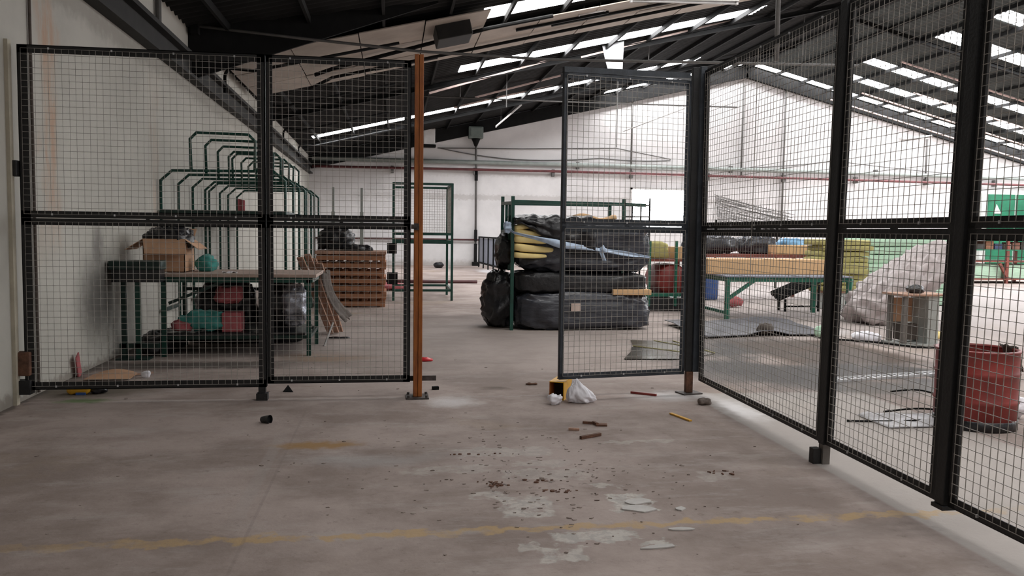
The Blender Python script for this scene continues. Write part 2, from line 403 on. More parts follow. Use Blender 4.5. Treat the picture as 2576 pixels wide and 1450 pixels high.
def tag(o, label=None, cat=None, group=None, kind=None):
    if label: o['label'] = label
    if cat: o['category'] = cat
    if group: o['group'] = group
    if kind: o['kind'] = kind
    return o
def thing(name, loc, label, cat, group=None):
    o = bpy.data.objects.new(name, None); o.empty_display_size = .1; COL.objects.link(o); o.location = loc
    return tag(o, label, cat, group)
def solo(mb, name, m, label, cat, group=None, origin=None, **kw):
    """a thing that is a single mesh"""
    cs = mb.v; n = len(cs)
    if origin is None: origin = V((sum(v.x for v in cs)/n, sum(v.y for v in cs)/n, min(v.z for v in cs)))
    mb.v = [v-V(origin) for v in cs]
    o = mb.build(name, m, None, **kw); o.location = origin
    return tag(o, label, cat, group)
def struct(o): o['kind'] = 'structure'; return o
def copy_tree(o, parent=None, loc=None):
    c = o.copy(); COL.objects.link(c)
    if parent: c.parent = parent
    if loc is not None: c.location = loc
    for ch in list(o.children): copy_tree(ch, c)
    return c
def arc(c, r, a0, a1, n, plane='XZ'):
    out = []
    for i in range(n+1):
        t = a0+(a1-a0)*i/n; x, y = r*math.cos(t), r*math.sin(t)
        out.append(V(c)+(V((x, 0, y)) if plane == 'XZ' else V((0, x, y)) if plane == 'YZ' else V((x, y, 0))))
    return out

# ================================================================== the setting
YF, YB, XR = 36.0, -5.0, 36.0
APX, APZ = 15.6, 9.05
def roofz(x): return APZ + (.235*(x-APX) if x < APX else -.25*(x-APX))
def wallx(y): return -3.10 - (y-6.5)*.0119
fl = MB().box(wallx(YF)-1, XR+1, YB-1, YF+1, -.2, 0).build('floor', 'floor'); struct(fl)
# left wall, slightly out of parallel with the fence
mb = MB(); xa, xb = wallx(YB), wallx(YF)
mb.quadbox([(xa-.3, YB, 0), (xa, YB, 0), (xb, YF, 0), (xb-.3, YF, 0), (xa-.3, YB, 4.9), (xa, YB, 4.9), (xb, YF, 4.75), (xb-.3, YF, 4.75)])
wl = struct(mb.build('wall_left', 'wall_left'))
# far gable wall with the window opening left as a recess behind the pane
def gable(y0, y1, name):
    g = MB(); pts = [(-3.8, 0), (XR, 0), (XR, roofz(XR)), (APX, APZ), (-3.8, roofz(-3.8))]
    n = len(pts); g.v = [V((x, y0, z)) for x, z in pts]+[V((x, y1, z)) for x, z in pts]
    g.f = [tuple(range(n)), tuple(range(n, 2*n))[::-1]]+[((i+1) % n, i, n+i, n+(i+1) % n) for i in range(n)]
    return struct(g.build(name, 'wall'))
wf = gable(YF, YF+.3, 'wall_far')
wb = gable(YB-.3, YB, 'wall_back')
struct(MB().box(XR, XR+.3, YB, YF, 0, roofz(XR)).build('wall_right', 'wall'))
# window in the far wall
w1 = struct(MB().box(10.5, 13.15, YF-.03, YF-.01, 1.75, 3.42).build('window_1', 'window'))
wfr = MB()
for (a, b, c, d) in ((10.42, 13.23, 1.67, 1.75), (10.42, 13.23, 3.42, 3.5), (10.42, 10.5, 1.67, 3.5), (13.15, 13.23, 1.67, 3.5)):
    wfr.box(a, b, YF-.07, YF, c, d)
wfr.build('window_frame', 'white_metal', w1)

# ---- roof: corrugated dark sheets, translucent strips, rafters, purlins, lining boards
ceil = struct(bpy.data.objects.new('ceiling', None)); COL.objects.link(ceil); ceil.location = (APX, 0, APZ)
left_rows = [(-2.8, -1.9, 1.75, 14.9), (3.3, 4.25, 1.75, 14.9), (9.9, 10.85, 1.75, 14.9), (16.3, 17.2, 1.75, 14.9), (22.0, 22.95, 1.75, 10.1), (30.0, 30.75, -2.8, 11.3), (34.9, 35.6, 9, 15.2)]  # first three rows added out of view to light the near floor
right_rows = [(5.0, 5.9, 18.4, 33), (10.0, 10.9, 18.4, 33), (14.5, 15.4, 18.4, 33), (19.0, 19.9, 18.4, 33), (23.3, 24.1, 18.4, 33), (25.9, 26.8, 18.4, 33), (30.4, 31.2, 18.3, 33), (32.85, 33.6, 18.8, 33), (35.2, 35.75, 15.9, 33)]  # first four rows added out of view to light from the right
def cz(y): return .022*math.sin(2*pi*y/.24)
def sheetstrip(x0, x1, ya, yb, name, m, parent, lift=0.0):
    g = MB(); n = max(4, int((yb-ya)/.03)); 
    if n > 260: n = int((yb-ya)/.06)
    for i in range(n+1):
        y = ya+(yb-ya)*i/n
        for x in (x0, x1): g.v.append(V((x, y, roofz(x)+cz(y)+lift)))
    for i in range(n): g.f.append((2*i, 2*i+2, 2*i+3, 2*i+1))
    return g.build(name, m, parent, smooth=True)
for side, rows, xlo, xhi in (('L', left_rows, -3.9, APX), ('R', right_rows, APX, XR+.3)):
    y = YB-.3
    for (ya, yb, x0, x1) in rows:
        sheetstrip(xlo, xhi, y, ya, 'roof_sheet', 'roof' if side == 'L' else 'roof_right', ceil)
        if x0 > xlo+.02: sheetstrip(xlo, x0, ya, yb, 'roof_sheet', 'roof' if side == 'L' else 'roof_right', ceil)
        if x1 < xhi-.02: sheetstrip(x1, xhi, ya, yb, 'roof_sheet', 'roof' if side == 'L' else 'roof_right', ceil)
        sky = bpy.data.objects.new('skylight', None); COL.objects.link(sky); sky.parent = ceil; sky.location = V(((x0+x1)/2, (ya+yb)/2, roofz((x0+x1)/2)))-ceil.location  # rows added out of view get a skylight and panes here too
        k = max(1, round((x1-x0)/1.22))
        for i in range(k):
            a = x0+(x1-x0)*i/k; b = x0+(x1-x0)*(i+1)/k
            sheetstrip(a+.01, b-.01, ya, yb, 'skylight_pane', ('skylight_near' if ya < 18 else 'skylight_mid') if side == 'L' else 'skylight', sky)
        y = yb
    sheetstrip(xlo, xhi, y, YF+.3, 'roof_sheet', 'roof' if side == 'L' else 'roof_right', ceil)
def slope_bar(x0, x1, y, drop, w, h, name, m, parent):
    return MB().bar((x0, y, roofz(x0)-drop), (x1, y, roofz(x1)-drop), w, h).build(name, m, parent)
for a, b, ys in ((-3.2, APX, (2.4, 8.6, 23.4, 31.3)), (APX, XR, (2.4, 8.6, 13.2, 20.2, 27.1))):
    for y in ys:
        f = MB()
        for (dz, w, h) in ((.12, .12, .02), (.18, .02, .12), (.24, .12, .02)):
            f.bar((a, y, roofz(a)-dz), (b, y, roofz(b)-dz), w, h)
        f.build('rafter', 'rafter', ceil)
for x in [-2.6+1.22*i for i in range(32)]:
    if abs(x-APX) < .3: continue
    MB().bar((x, YB, roofz(x)-.085), (x, YF, roofz(x)-.085), .05, .12).build('purlin', 'rafter', ceil)
MB().bar((APX, YB, APZ-.1), (APX, YF, APZ-.1), .12, .2).build('ridge_beam', 'rafter', ceil)
# gable-edge beam hugging the far wall
for (a, b) in ((-3.4, APX), (APX, XR)):
    MB().bar((a, YF-.12, roofz(a)-.33), (b, YF-.12, roofz(b)-.33), .2, .5).build('gable_beam', 'rafter', ceil)
# cream lining boards under the near left bay
def board(x0, x1, y0, y1, dz):
    g = MB(); a, b = roofz(x0)-.17-dz, roofz(x1)-.17-dz
    g.quadbox([(x0, y0, a), (x1, y0, b), (x1, y1, b), (x0, y1, a), (x0, y0, a+.02), (x1, y0, b+.02), (x1, y1, b+.02), (x0, y1, a+.02)])
    g.build('ceiling_board', 'board', ceil)
rb = random.Random(3)
x = -3.05
while x < 9.0:
    w = 1.22; x1 = x+w-.02
    if x < 1.5: board(x, x1, 15.75, 17.25, rb.uniform(0, .03))
    board(x, x1, 17.3, 18.6, rb.uniform(0, .03)); board(x, x1, 18.63, 19.85-.05*rb.random(), rb.uniform(0, .03))
    x += w
PANX, PANZ = .80, 5.54
# the deep dark panel that closes the bay before the boards
MB().quadbox([(-3.22, 13.95, 3.80), (PANX, 15.2, PANZ), (PANX, 15.25, PANZ), (-3.22, 14.0, 3.80), (-3.22, 13.95, 4.66), (PANX, 15.2, roofz(PANX)+.03), (PANX, 15.25, roofz(PANX)+.03), (-3.22, 14.0, 4.66)]).build('bay_panel', 'rafter', ceil)
# grey ventilation box and long duct below the boards, dark batten lines
def rz(x, d): return roofz(x)-d
MB().obox((1.15, 16.6, rz(1.15, .30)), (.68, .85, .34), 0, 0, -.23).build('vent_box', 'beam', ceil, bevel=.02)
MB().tube([(-1.6, 17.95, rz(-1.6, .33)), (-1.2, 17.9, rz(-1.2, .28)), (1.9, 17.0, rz(1.9, .26)), (3.2, 16.9, rz(3.2, .28))], .04, 8).build('conduit', 'rafter', ceil)
MB().tube([(-1.9, 18.9, rz(-1.9, .45)), (-1.3, 18.9, rz(-1.3, .27)), (3.9, 18.75, rz(3.9, .26)), (9, 18.6, rz(9, .26))], .035, 8).build('conduit', 'rafter', ceil)
for (xa_, xb_, y) in ((2.6, 4.6, 17.9), (-.4, 1.0, 19.2), (3.4, 6.6, 18.1), (6.9, 8.6, 18.5)):
    slope_bar(xa_, xb_, y, .22, .09, .05, 'batten', 'rafter', ceil)
# dusty pink trunking and conduit runs below the translucent strips
for (p, q) in (((1.0, 23.4, 5.27), (4.44, 23.4, 6.33)), ((5.25, 23.4, 6.42), (10.8, 23.4, 8.0)), ((2.62, 27, 5.77), (5.39, 27, 6.57)), ((2.13, 29.6, 5.8), (7.02, 29.6, 7.1)), ((7.6, 29.6, 7.25), (10.3, 29.6, 7.95)),
               ((19.1, 32.4, 7.37), (27, 32.4, 5.35)), ((21, 31.8, 7.35), (28, 31.8, 5.6)), ((19.5, 35.6, 7.6), (33, 35.6, 4.2)), ((18.6, 29, 7.95), (26, 29, 6.1))):
    MB().bar(p, q, .06, .05).build('trunking', 'conduit_pink', ceil)
# long tie rods and hanger rods
MB().tube([(-3.2, 13.9, 4.66), (-1.5, 14.3, 4.62), (.48, 14.5, 4.53), (2.65, 14.5, 4.49), (5.71, 14.5, 4.56), (8.46, 14.5, 4.62)], .024, 8).build('tie_rod', 'conduit', ceil, smooth=True)
MB().tube([(.9, 25, 5.44), (4.88, 25, 5.42), (10.6, 25, 5.44)], .022, 8).build('tie_rod', 'conduit', ceil, smooth=True)
for (x, y, z0, z1) in ((4.15, 24, 6.60, None), (3.23, 24, 5.05, None), (6.5, 24, 4.0, None), (7.41, 24, 6.5, None), (5.28, 24, 6.45, None), (1.9, 24, 5.3, None), (12.2, 24, 6.9, None)):
    MB().tube([(x, y, z0), (x, y, roofz(x)-.1)], .016, 6).build('hanger_rod', 'conduit', ceil)
MB().tube([(6.86, 14.5, 4.63), (6.86, 14.5, roofz(6.86)-.05)], .045, 10).build('drop_pipe', 'conduit', ceil, smooth=True)
# bent conduits climbing from the eaves beam onto the roof slope
for y in (16.3, 20.8, 25.6, 30.2):
    xw = wallx(y)+.14
    MB().tube([(xw, y, 4.0), (xw, y, 4.28)]+arc((xw+.18, y, 4.28), .18, pi, pi*.62, 5)+[(xw+.5, y+.1, roofz(xw+.5)-.34), (xw+3.2, y+.3, roofz(xw+3.2)-.3)], .03, 8).build('conduit', 'rafter', ceil, smooth=True)
# eaves beam along the left wall
bm_ = MB()
for (z0, z1, dx) in ((3.80, 3.85, .16), (3.85, 4.12, .05), (4.12, 4.18, .16)):
    a0, a1 = wallx(YB), wallx(YF)
    bm_.quadbox([(a0-.02, YB, z0), (a0+dx, YB, z0), (a1+dx, YF, z0), (a1-.02, YF, z0), (a0-.02, YB, z1), (a0+dx, YB, z1), (a1+dx, YF, z1), (a1-.02, YF, z1)])
t1 = struct(bm_.build('trim_1', 'beam'))
MB().tube([(wallx(7.85)+.02, 7.85, 0.02), (wallx(7.85)+.02, 7.85, 3.82)], .013, 8).build('wall_conduit', 'grey_rag', wl)
MB().tube([(wallx(12)+.05, 12, 4.15), (wallx(12)+.05, 12, 4.6)], .04, 8).build('wall_conduit', 'conduit', wl)
MB().obox((wallx(13.9)+.12, 13.9, 4.62), (.12, .16, .2)).build('rod_bracket', 'rafter', ceil)
# yellowish jamb strip where the cage meets the wall
struct(MB().box(wallx(7.3)-.02, wallx(7.3)+.03, 7.37, 7.43, 0, 3.0).build('trim_2', mat('cream_timber_strip', (.47, .43, .34), .8, 0, .15, 4)))

# ---- services on the far wall
def wallpipe(pts, r, m, label, name='pipe', cat='pipe', n=10, br=None):
    t = thing(name, pts[0], label, cat); MB().tube(pts, r, n).build('tube', m, t, smooth=True)
    for p in br or []: MB().obox(p, (.12, .22, .3)).build('bracket', 'conduit', t)
    return t
yw = 35.72
wallpipe([(-3.3, yw, 4.10), (8, yw, 4.12), (20, yw, 4.05), (33, yw, 3.97)], .055, 'pipe_red', 'long dark red pipe running the width of the far wall', br=[(x, 35.86, 4.05) for x in (0, 3.5, 6.9, 10.4, 13.9, 17.5, 21, 24.5, 28)])
wallpipe([(-3.3, 35.8, 4.43), (8, 35.8, 4.42), (20, 35.8, 4.37), (33, 35.8, 4.28)], .09, 'pipe_grey', 'thick grey green pipe just above the long red pipe', br=[(x, 35.93, 4.4) for x in (1, 8, 15, 22)])
wallpipe([(-3.2, 35.85, 1.13), (4.9, 35.85, 1.12)], .04, 'pipe_maroon', 'low red pipe on far wall beside the tall green frame')
wallpipe([(-1.0, 23.6, .06), (2.4, 23.6, .06)], .05, 'pipe_maroon', 'dark red pipe lying on the floor behind the green frame')
t = wallpipe([(3.56, 35.85, 0), (3.55, 35.85, 4.3), (3.52, 35.85, 6.1)], .045, 'conduit', 'vertical grey conduit below the wall junction box', 'conduit', 'conduit')
for (z, h) in ((3.9, .5), (.5, .9), (1.3, .5)): MB().box(3.50, 3.62, 35.75, 35.95, z-h/2, z+h/2).build('clamp', 'rafter', t)
MB().box(3.42, 3.72, 35.6, 36, 0, .16).build('shoe', 'rafter', t)
for i, (x, zt, lab) in enumerate(((10.4, 7.75, 'thin vertical conduit above the bright window'), (15.5, 8.2, 'vertical conduit on far wall near the gable peak'), (17.5, 7.95, 'brown vertical conduit right of the gable peak on far wall'), (24.5, 6.25, 'vertical conduit at the right of the far wall above the foam'))):
    wallpipe([(x, 35.9, 4.1 if i != 2 else 1.0), (x, 35.9, zt)], .04, 'conduit', lab, 'conduit', 'conduit', 8)
t = thing('junction_box', (3.5, 35.7, 5.3), 'grey green junction box hung on its conduit on the far wall', 'junction box')
MB().box(3.2, 3.82, 35.55, 35.95, 5.42, 5.92).build('housing', 'boxgrey', t, bevel=.03)
MB().box(3.28, 3.74, 35.52, 35.56, 5.5, 5.86).build('lid', 'boxgrey', t, bevel=.01)
MB().lathe((3.52, 35.75, 5.08), [(0, 0), (.06, .02), (.13, .2), (.2, .34), (0, .34)], 14).build('gland', 'rafter', t, smooth=True)
t = thing('wall_heater', (1.58, 35.6, 5.05), 'white wall unit with dark base high beside the orange post', 'wall unit')
MB().box(1.3, 1.78, 35.5, 35.95, 5.1, 5.75).build('housing', 'white_metal', t, bevel=.02)
MB().box(1.27, 1.81, 35.48, 35.95, 5.0, 5.1).build('base', 'rafter', t); MB().box(1.3, 1.78, 35.55, 35.95, 5.75, 6.4).build('duct', 'board', t)
def cable(pts, r, label, sag=0.0, n=14):
    P = []
    for a, b in zip(pts, pts[1:]):
        for i in range(n): 
            q = V(a).lerp(V(b), i/n); q.z -= sag*4*(i/n)*(1-i/n); P.append(q)
    P.append(V(pts[-1])); return solo(MB().tube(P, r, 6), 'cable', 'conduit', label, 'cable', smooth=True)
cable([(1.9, 35.9, 5.0), (5.5, 35.9, 5.06), (9.7, 35.9, 5.2), (12.2, 35.9, 4.78)], .022, 'upper grey cable strung level across the far wall')
cable([(2.0, 35.93, 5.0), (5.2, 35.93, 4.6), (9.0, 35.93, 4.75), (12.2, 35.93, 4.72)], .022, 'lower drooping cable on the far wall below the junction box', .06)
cable([(13.5, 35.9, 4.4), (20, 35.9, 4.9), (30, 35.9, 4.3)], .02, 'cable slung over the pipes at the right of the far wall', .1)

# ---- light fittings
def batten_light(p, q, w, label, shade=False):
    p, q = V(p), V(q); t = thing('tube_light', (p+q)/2, label, 'light fitting')
    MB().bar(p, q, w, w*.5).build('batten', 'white_metal', t, bevel=.005)
    d = (q-p).normalized(); MB().tube([p+d*.03-V((0, 0, w*.5)), q-d*.03-V((0, 0, w*.5))], w*.22, 10).build('tube', 'white_metal', t, smooth=True)
    for e in (p+d*.02, q-d*.02): MB().obox(e-V((0, 0, w*.35)), (.03, w*.6, w*.8)).build('end_cap', 'white_metal', t)
    for k in (.2, .8):
        a = p.lerp(q, k); zt = roofz(a.x)-.02
        MB().tube([a, (a.x, a.y, zt)], .006, 5).build('hanger', 'conduit', t)
    return t
batten_light((3.4, 12, 4.9), (5.05, 12, 4.95), .085, 'white tube light hung level, nearest the camera at the top')
batten_light((3.9, 17.7, 6.17), (4.5, 17.7, 6.31), .12, 'short white tube light under the cream lining boards')
batten_light((3.9, 32, 5.5), (4.9, 32, 6.38), .08, 'broken tube light dangling steeply before the far wall left of window')
batten_light((8.9, 32, 5.47), (11.4, 32, 6.45), .06, 'long slim tube light tilted in front of the far wall above window')
batten_light((20.6, 32, 5.5), (22.0, 32, 5.66), .16, 'wide tube light hung at the right of the far wall')
t = thing('loose_sheet', (6.4, 24.3, 6.3), 'white translucent sheet hanging down from the roof strip', 'plastic sheet')
MB().sheet(lambda u, v: (5.80+.62*u*(1-.35*v)+.22*v, 23.2+.05*math.sin(5*u+3*v), roofz(5.8)+.02-.78*v+.1*u), 8, 8, .006).build('panel', translucent('milky_hanging_sheet', (.95, .96, .98)), t, smooth=True)

# ================================================================== the mesh cage
FY = 7.45
def wires(o, u, v, w, h, sp, d=.0028, off=(0, 0, 0), warp=None, jit=.0):
    """welded mesh: square wires, u across, v up"""
    g = MB(); o, u, v = V(o)+V(off), V(u), V(v); nrm = u.cross(v)
    nw = max(1, int(round(w/sp))); nh = max(1, int(round(h/sp))); rr = random.Random(int(w*1000))
    for i in range(nw+1):
        a = o+u*(w*i/nw); j = rr.uniform(-jit, jit)
        g.bar(a+u*j, a+v*h+u*rr.uniform(-jit, jit), d, d, nrm)
    for i in range(nh+1):
        a = o+v*(h*i/nh)+nrm*d
        g.bar(a+v*rr.uniform(-jit, jit), a+u*w+v*rr.uniform(-jit, jit), d, d, nrm)
    return g
def angle(g, p, q, leg, inward, back, th=.006):
    """L section: one leg facing the viewer, one leg going back"""
    p, q, i, b = V(p), V(q), V(inward), V(back)
    d = (q-p)
    def slab_(a, e1, e2): 
        return g.quadbox([a, a+e1, a+e1+d, a+d, a+e2, a+e1+e2, a+e1+e2+d, a+e2+d])
    slab_(p, i*leg, b*th); slab_(p, i*th, b*leg)
def panel(name, label, o, u, back, W, z0, zm, z1, m, leg=.055, stile=(.055, .055), sp=.0525, warp=None, gap=.012, mid=.05, extra=None):
    """a welded frame of angle iron with an upper and a lower mesh field"""
    o, u, back = V(o), V(u), V(back); Z = V((0, 0, 1))
    base = o+u*W/2; root = thing(name, (base.x, base.y, 0), label, 'mesh fence')
    at = lambda x, z: V((o.x, o.y, 0))+u*x+Z*z
    def L(nm, p, q, lg, inw):
        g = MB(); angle(g, p, q, lg, inw, back); return g.build(nm, m, root, warp=warp)
    L('stile', at(0, z0), at(0, z1), stile[0], u); L('stile', at(W, z0), at(W, z1), stile[1], -u)
    L('top_rail', at(0, z1), at(W, z1), leg, -Z); L('bottom_rail', at(0, z0), at(W, z0), leg, Z)
    L('middle_rail', at(0, zm+gap/2+mid), at(W, zm+gap/2+mid), mid, -Z); L('middle_rail', at(0, zm-gap/2-mid), at(W, zm-gap/2-mid), mid, Z)
    for x in (.02, W/2, W-.05):
        MB().bar(at(x, zm)+back*.02, at(x+.03, zm)+back*.02, .03, .02+gap).build('spacer', m, root, warp=warp)
    for (za, zb) in ((z0+.03, zm-gap/2-mid*.5), (zm+gap/2+mid*.5, z1-.03)):
        w_ = wires(at(.03, za)-back*.006, u, Z, W-.06, zb-za, sp, warp=warp, jit=.003).build('wire_mesh', 'wire', root, warp=warp); w_['kind'] = 'stuff'
    cl = MB()
    k = max(2, int(W/.4))
    for i in range(k):
        for z in (z0+.028, zm+.03, z1-.028):
            c = at(W*(i+.5)/k, z)-back*.008
            cl.obox(c, (.013, .008, .016), random.random())
    c_ = cl.build('mesh_clips', 'galv', root, warp=warp); c_['kind'] = 'stuff'
    return root
B = V((0, 1, 0))
pa = panel('mesh_panel', 'wide black mesh panel of the front fence hinged on the left wall', (-3.045, FY, 0), (1, 0, 0), B, 1.965, .115, 1.561, 2.977, 'black', leg=.066, stile=(.078, .064), gap=.005, mid=.056)
MB().box(-1.15, -1.09, FY, FY+.05, 0.0, .12).build('foot', 'black', pa); MB().box(-1.165, -1.07, FY-.03, FY+.06, 0, .06).build('foot_shoe', 'black', pa)
MB().box(-3.13, -3.05, FY-.05, FY+.05, 1.90, 2.03).build('hinge_bracket', 'black', pa, bevel=.006)
MB().box(-3.11, -2.99, FY-.045, FY+.06, .24, .44).build('hinge_bracket', 'rust', pa, bevel=.01)
MB().box(-3.11, -2.99, FY-.04, FY+.06, .08, .2).build('hinge_bracket', 'black', pa, bevel=.006)
pb = panel('mesh_panel', 'narrow black mesh panel of the front fence next to the orange post', (-1.072, FY, 0), (1, 0, 0), B, 1.235, .143, 1.561, 2.977, 'black', leg=.062, stile=(.056, .06), gap=.005, mid=.056)
MB().box(.12, .40, FY+.07, FY+.09, .14, .185).build('drop_bolt', 'plate', pb)
# orange gate post: two channels back to back on a plate
po = thing('gate_post', (.23, FY, 0), 'rusty orange steel gate post on base plate by the opening', 'post')
g = MB(); g.box(.192, .229, FY-.02, FY+.06, .012, 3.03); g.box(.233, .27, FY-.02, FY+.06, .012, 3.03); g.box(.225, .237, FY-.008, FY+.05, .012, 3.03)
g.build('shaft', 'orange', po, bevel=.004)
g = MB(); g.box(.13, .33, FY-.09, FY+.13, 0, .012); g.build('base_plate', 'plate', po)
for (x, y) in ((.15, FY-.06), (.31, FY-.06), (.15, FY+.1), (.31, FY+.1)): MB().lathe((x, y, .012), [(0, 0), (.012, 0), (.012, .02), (0, .02)], 6).build('bolt', 'plate', po)
g = MB(); g.tube([(.165, FY-.04, 1.53), (.215, FY-.04, 1.53)], .02, 10); g.box(.19, .235, FY-.045, FY-.018, 1.50, 1.56); g.build('latch', 'plate', po)
# the panel on the other side of the opening, standing slightly ajar
dirC = V((2.715-1.48, 7.45-7.24, 0)); WC = dirC.length; uC = dirC.normalized(); bC = V((-uC.y, uC.x, 0))
pc = panel('mesh_panel', 'grey black mesh panel standing ajar right of the opening', (1.48, 7.24, 0), uC, bC, WC, .185, 1.562, 2.90, 'blue_black', leg=.055, stile=(.04, .05), gap=.006, mid=.055)
MB().bar(V((1.48, 7.24, 2.915))+bC*.02, V((2.70, 7.447, 2.945))+bC*.02, .05, .05).build('head_bar', 'blue_black', pc)
# corner post
pd = thing('corner_post', (2.80, FY, 0), 'black corner post with rusty foot between front and side fences', 'post')
MB().box(2.725, 2.785, FY-.01, FY+.05, .21, 3.02).build('shaft', 'black', pd, bevel=.004)
MB().box(2.79, 2.85, FY-.03, FY+.03, .21, 3.03).build('shaft', 'blue_black', pd, bevel=.006)
MB().box(2.735, 2.80, FY-.015, FY+.045, .012, .21).build('foot', 'rust', pd, bevel=.004)
MB().obox((2.77, FY+.01, .006), (.2, .16, .012), .25).build('base_plate', 'plate', pd)
# side fence running toward the camera; it leans a little
SX = 2.83
def lean(v):
    t = (FY-v.y)/2.38; k = -.007+.0225*min(t, 1.5)
    return V((v.x+(v.z-1.3)*k, v.y, v.z))
U = V((0, -1, 0)); BX = V((1, 0, 0))
side = [(FY-.05, 5.115, 'long black mesh panel of the side fence next to the corner post'), (5.03, 3.90, 'middle black mesh panel of the side fence before the red drum'), (3.80, 2.45, 'nearest black mesh panel of the side fence cut by the photo edge')]
for i, (ya, yb, lab) in enumerate(side):
    p = panel('mesh_panel', lab, (SX, ya, 0), U, BX, ya-yb, .134, 1.545, 2.985, 'black', leg=.058, stile=(.05, .055), sp=.0505, warp=lean, gap=.002, mid=.058)
    if i == 0:
        g = MB(); g.bar((SX-.012, 6.29, .16), (SX-.012, 6.29, 2.95), .006, .004, (0, 1, 0)); g.build('mesh_overlap', 'wire', p, warp=lean)
for (y, foot, lab) in ((5.07, True, 'black side fence post with bare grey foot and clip'), (3.85, False, 'thick black side fence post closest to the camera')):
    p = thing('fence_post', (SX+.02, y, 0), lab, 'post')
    MB().box(SX-.015, SX+.045, y-.035, y+.035, .13, 3.0).build('shaft', 'black', p, bevel=.004, warp=lean)
    if foot:
        MB().box(SX-.01, SX+.04, y-.03, y+.03, 0, .13).build('foot', 'grey_leg', p, warp=lean)
        MB().box(SX-.065, SX-.012, y-.01, y+.05, 0, .10).build('foot_clip', 'black', p, warp=lean)
    else:
        MB().box(SX-.025, SX+.055, y-.045, y+.045, .11, .13).build('end_plate', 'black', p, warp=lean)

# ================================================================== left side of the hall
# --- green hoop racks nested along the wall
def hoop_rack(loc, d, label):
    r = thing('hoop_rack', loc, label, 'rack', 'green tubular hoop racks along the left wall'); X, Y, _ = loc
    tr = .021
    for y in (Y, Y+d):
        lo = [(X-.83, y, 0), (X-.83, y, 2.13), (X-.68, y, 2.27), (X+.66, y, 2.285), (X+.82, y, 2.15), (X+.82, y, 0)]
        MB().tube(lo, tr, 8).build('lower_hoop', 'green', r, smooth=True)
        up = [(X-.43, y, 2.27), (X-.44, y, 2.70), (X-.355, y, 2.79), (X+.33, y, 2.78), (X+.42, y, 2.69), (X+.41, y, 2.28)]
        MB().tube(up, tr, 8).build('upper_hoop', 'green', r, smooth=True)
        MB().bar((X-.83, y, 1.71), (X+.82, y, 1.71), .05, .055).build('cross_bar', 'green_dark', r)
    for x in (X-.83, X+.82):
        for z in (1.71, .35): MB().bar((x, Y, z), (x, Y+d, z), .04, .045).build('side_bar', 'green_dark', r)
    g = MB(); g.box(X-.83, X+.82, Y+.02, Y+d-.02, 1.69, 1.705); g.build('shelf', 'green_dark', r)
    return r
for (y, d, lab) in ((12.0, .95, 'green tubular hoop rack nearest the work table'), (13.95, .9, 'green tubular hoop rack, second from the work table'), (15.25, .9, 'green tubular hoop rack, third from the work table'), (17.05, .95, 'green tubular hoop rack furthest from the work table')):
    hoop_rack((-2.29+wallx(y+d)-wallx(12.95), y, 0), d, lab)
solo(MB().sheet(lambda u, v: (-2.62+.12*u, 14.9+.02*math.sin(6*u), 2.0-.22*v-.03*u), 5, 5, .006), 'red_tag', 'pink', 'red cloth tag hanging in the second hoop rack', 'tag')
# --- work table
T = thing('work_table', (-1.75, 10.5, 0), 'green steel work table with pale plywood top behind front fence', 'table')
MB().box(-2.62, -.88, 10.02, 11.12, .925, .965).build('table_top', 'tabletop', T, bevel=.006)
g = MB()
for (p, q) in (((-2.6, 10.06, .895), (-.95, 10.06, .895)), ((-2.6, 11.05, .895), (-.95, 11.05, .895)), ((-2.6, 10.06, .895), (-2.6, 11.05, .895)), ((-.95, 10.06, .895), (-.95, 11.05, .895))): g.bar(p, q, .05, .06)
g.build('apron', 'green', T)
for (x, y) in ((-2.6, 10.06), (-.97, 10.06), (-2.6, 11.05), (-.97, 11.05)): MB().bar((x, y, 0), (x, y, .9), .05).build('leg', 'green', T)
for (p, q) in (((-2.6, 10.06, .22), (-.97, 10.06, .22)), ((-2.6, 11.05, .22), (-.97, 11.05, .22)), ((-2.6, 10.06, .22), (-2.6, 11.05, .22)), ((-.97, 10.06, .22), (-.97, 11.05, .22)), ((-2.6, 11.05, .72), (-.97, 11.05, .72))):
    MB().bar(p, q, .04).build('stretcher', 'green_dark', T)
MB().box(-2.58, -1.02, 10.1, 11.02, .24, .27).build('lower_shelf', 'plastic', T)
MB().bar((-2.55, 10.08, .62), (-1.95, 10.08, .87), .035).build('brace', 'green_dark', T)
# things on and under it
bx = thing('cardboard_box', (-2.6, 10.55, .965), 'open brown cardboard box with black plastic on the work table', 'box')
X0, X1, Y0, Y1, Z0, Z1 = -2.89, -2.42, 10.30, 10.78, .966, 1.36
g = MB(); g.box(X0, X1, Y0, Y0+.008, Z0, Z1); g.box(X0, X1, Y1-.008, Y1, Z0, Z1); g.box(X0, X0+.008, Y0, Y1, Z0, Z1); g.box(X1-.008, X1, Y0, Y1, Z0, Z1); g.box(X0, X1, Y0, Y1, Z0, Z0+.008)
g.build('carton', 'cardboard', bx)
def flap(a, b, d): 
    a, b, d = V(a), V(b), V(d); n = (b-a).cross(d).normalized()*.006
    MB().quadbox([a, b, b+d, a+d, a+n, b+n, b+d+n, a+d+n]).build('flap', 'cardboard', bx)
flap((X0, Y0, Z1), (X1, Y0, Z1), (.06, -.15, -.17)); flap((X0, Y1, Z1), (X0, Y0, Z1), (-.20, -.02, -.13)); flap((X1, Y0, Z1), (X1, Y1, Z1), (.16, .0, -.12)); flap((X1, Y1, Z1), (X0, Y1, Z1), (0, .15, .12))
MB().blob((-2.64, 10.55, 1.36), (.27, .26, .13), .8, 40, 24, .07, 6, 3).build('liner', 'plastic', bx, smooth=True)
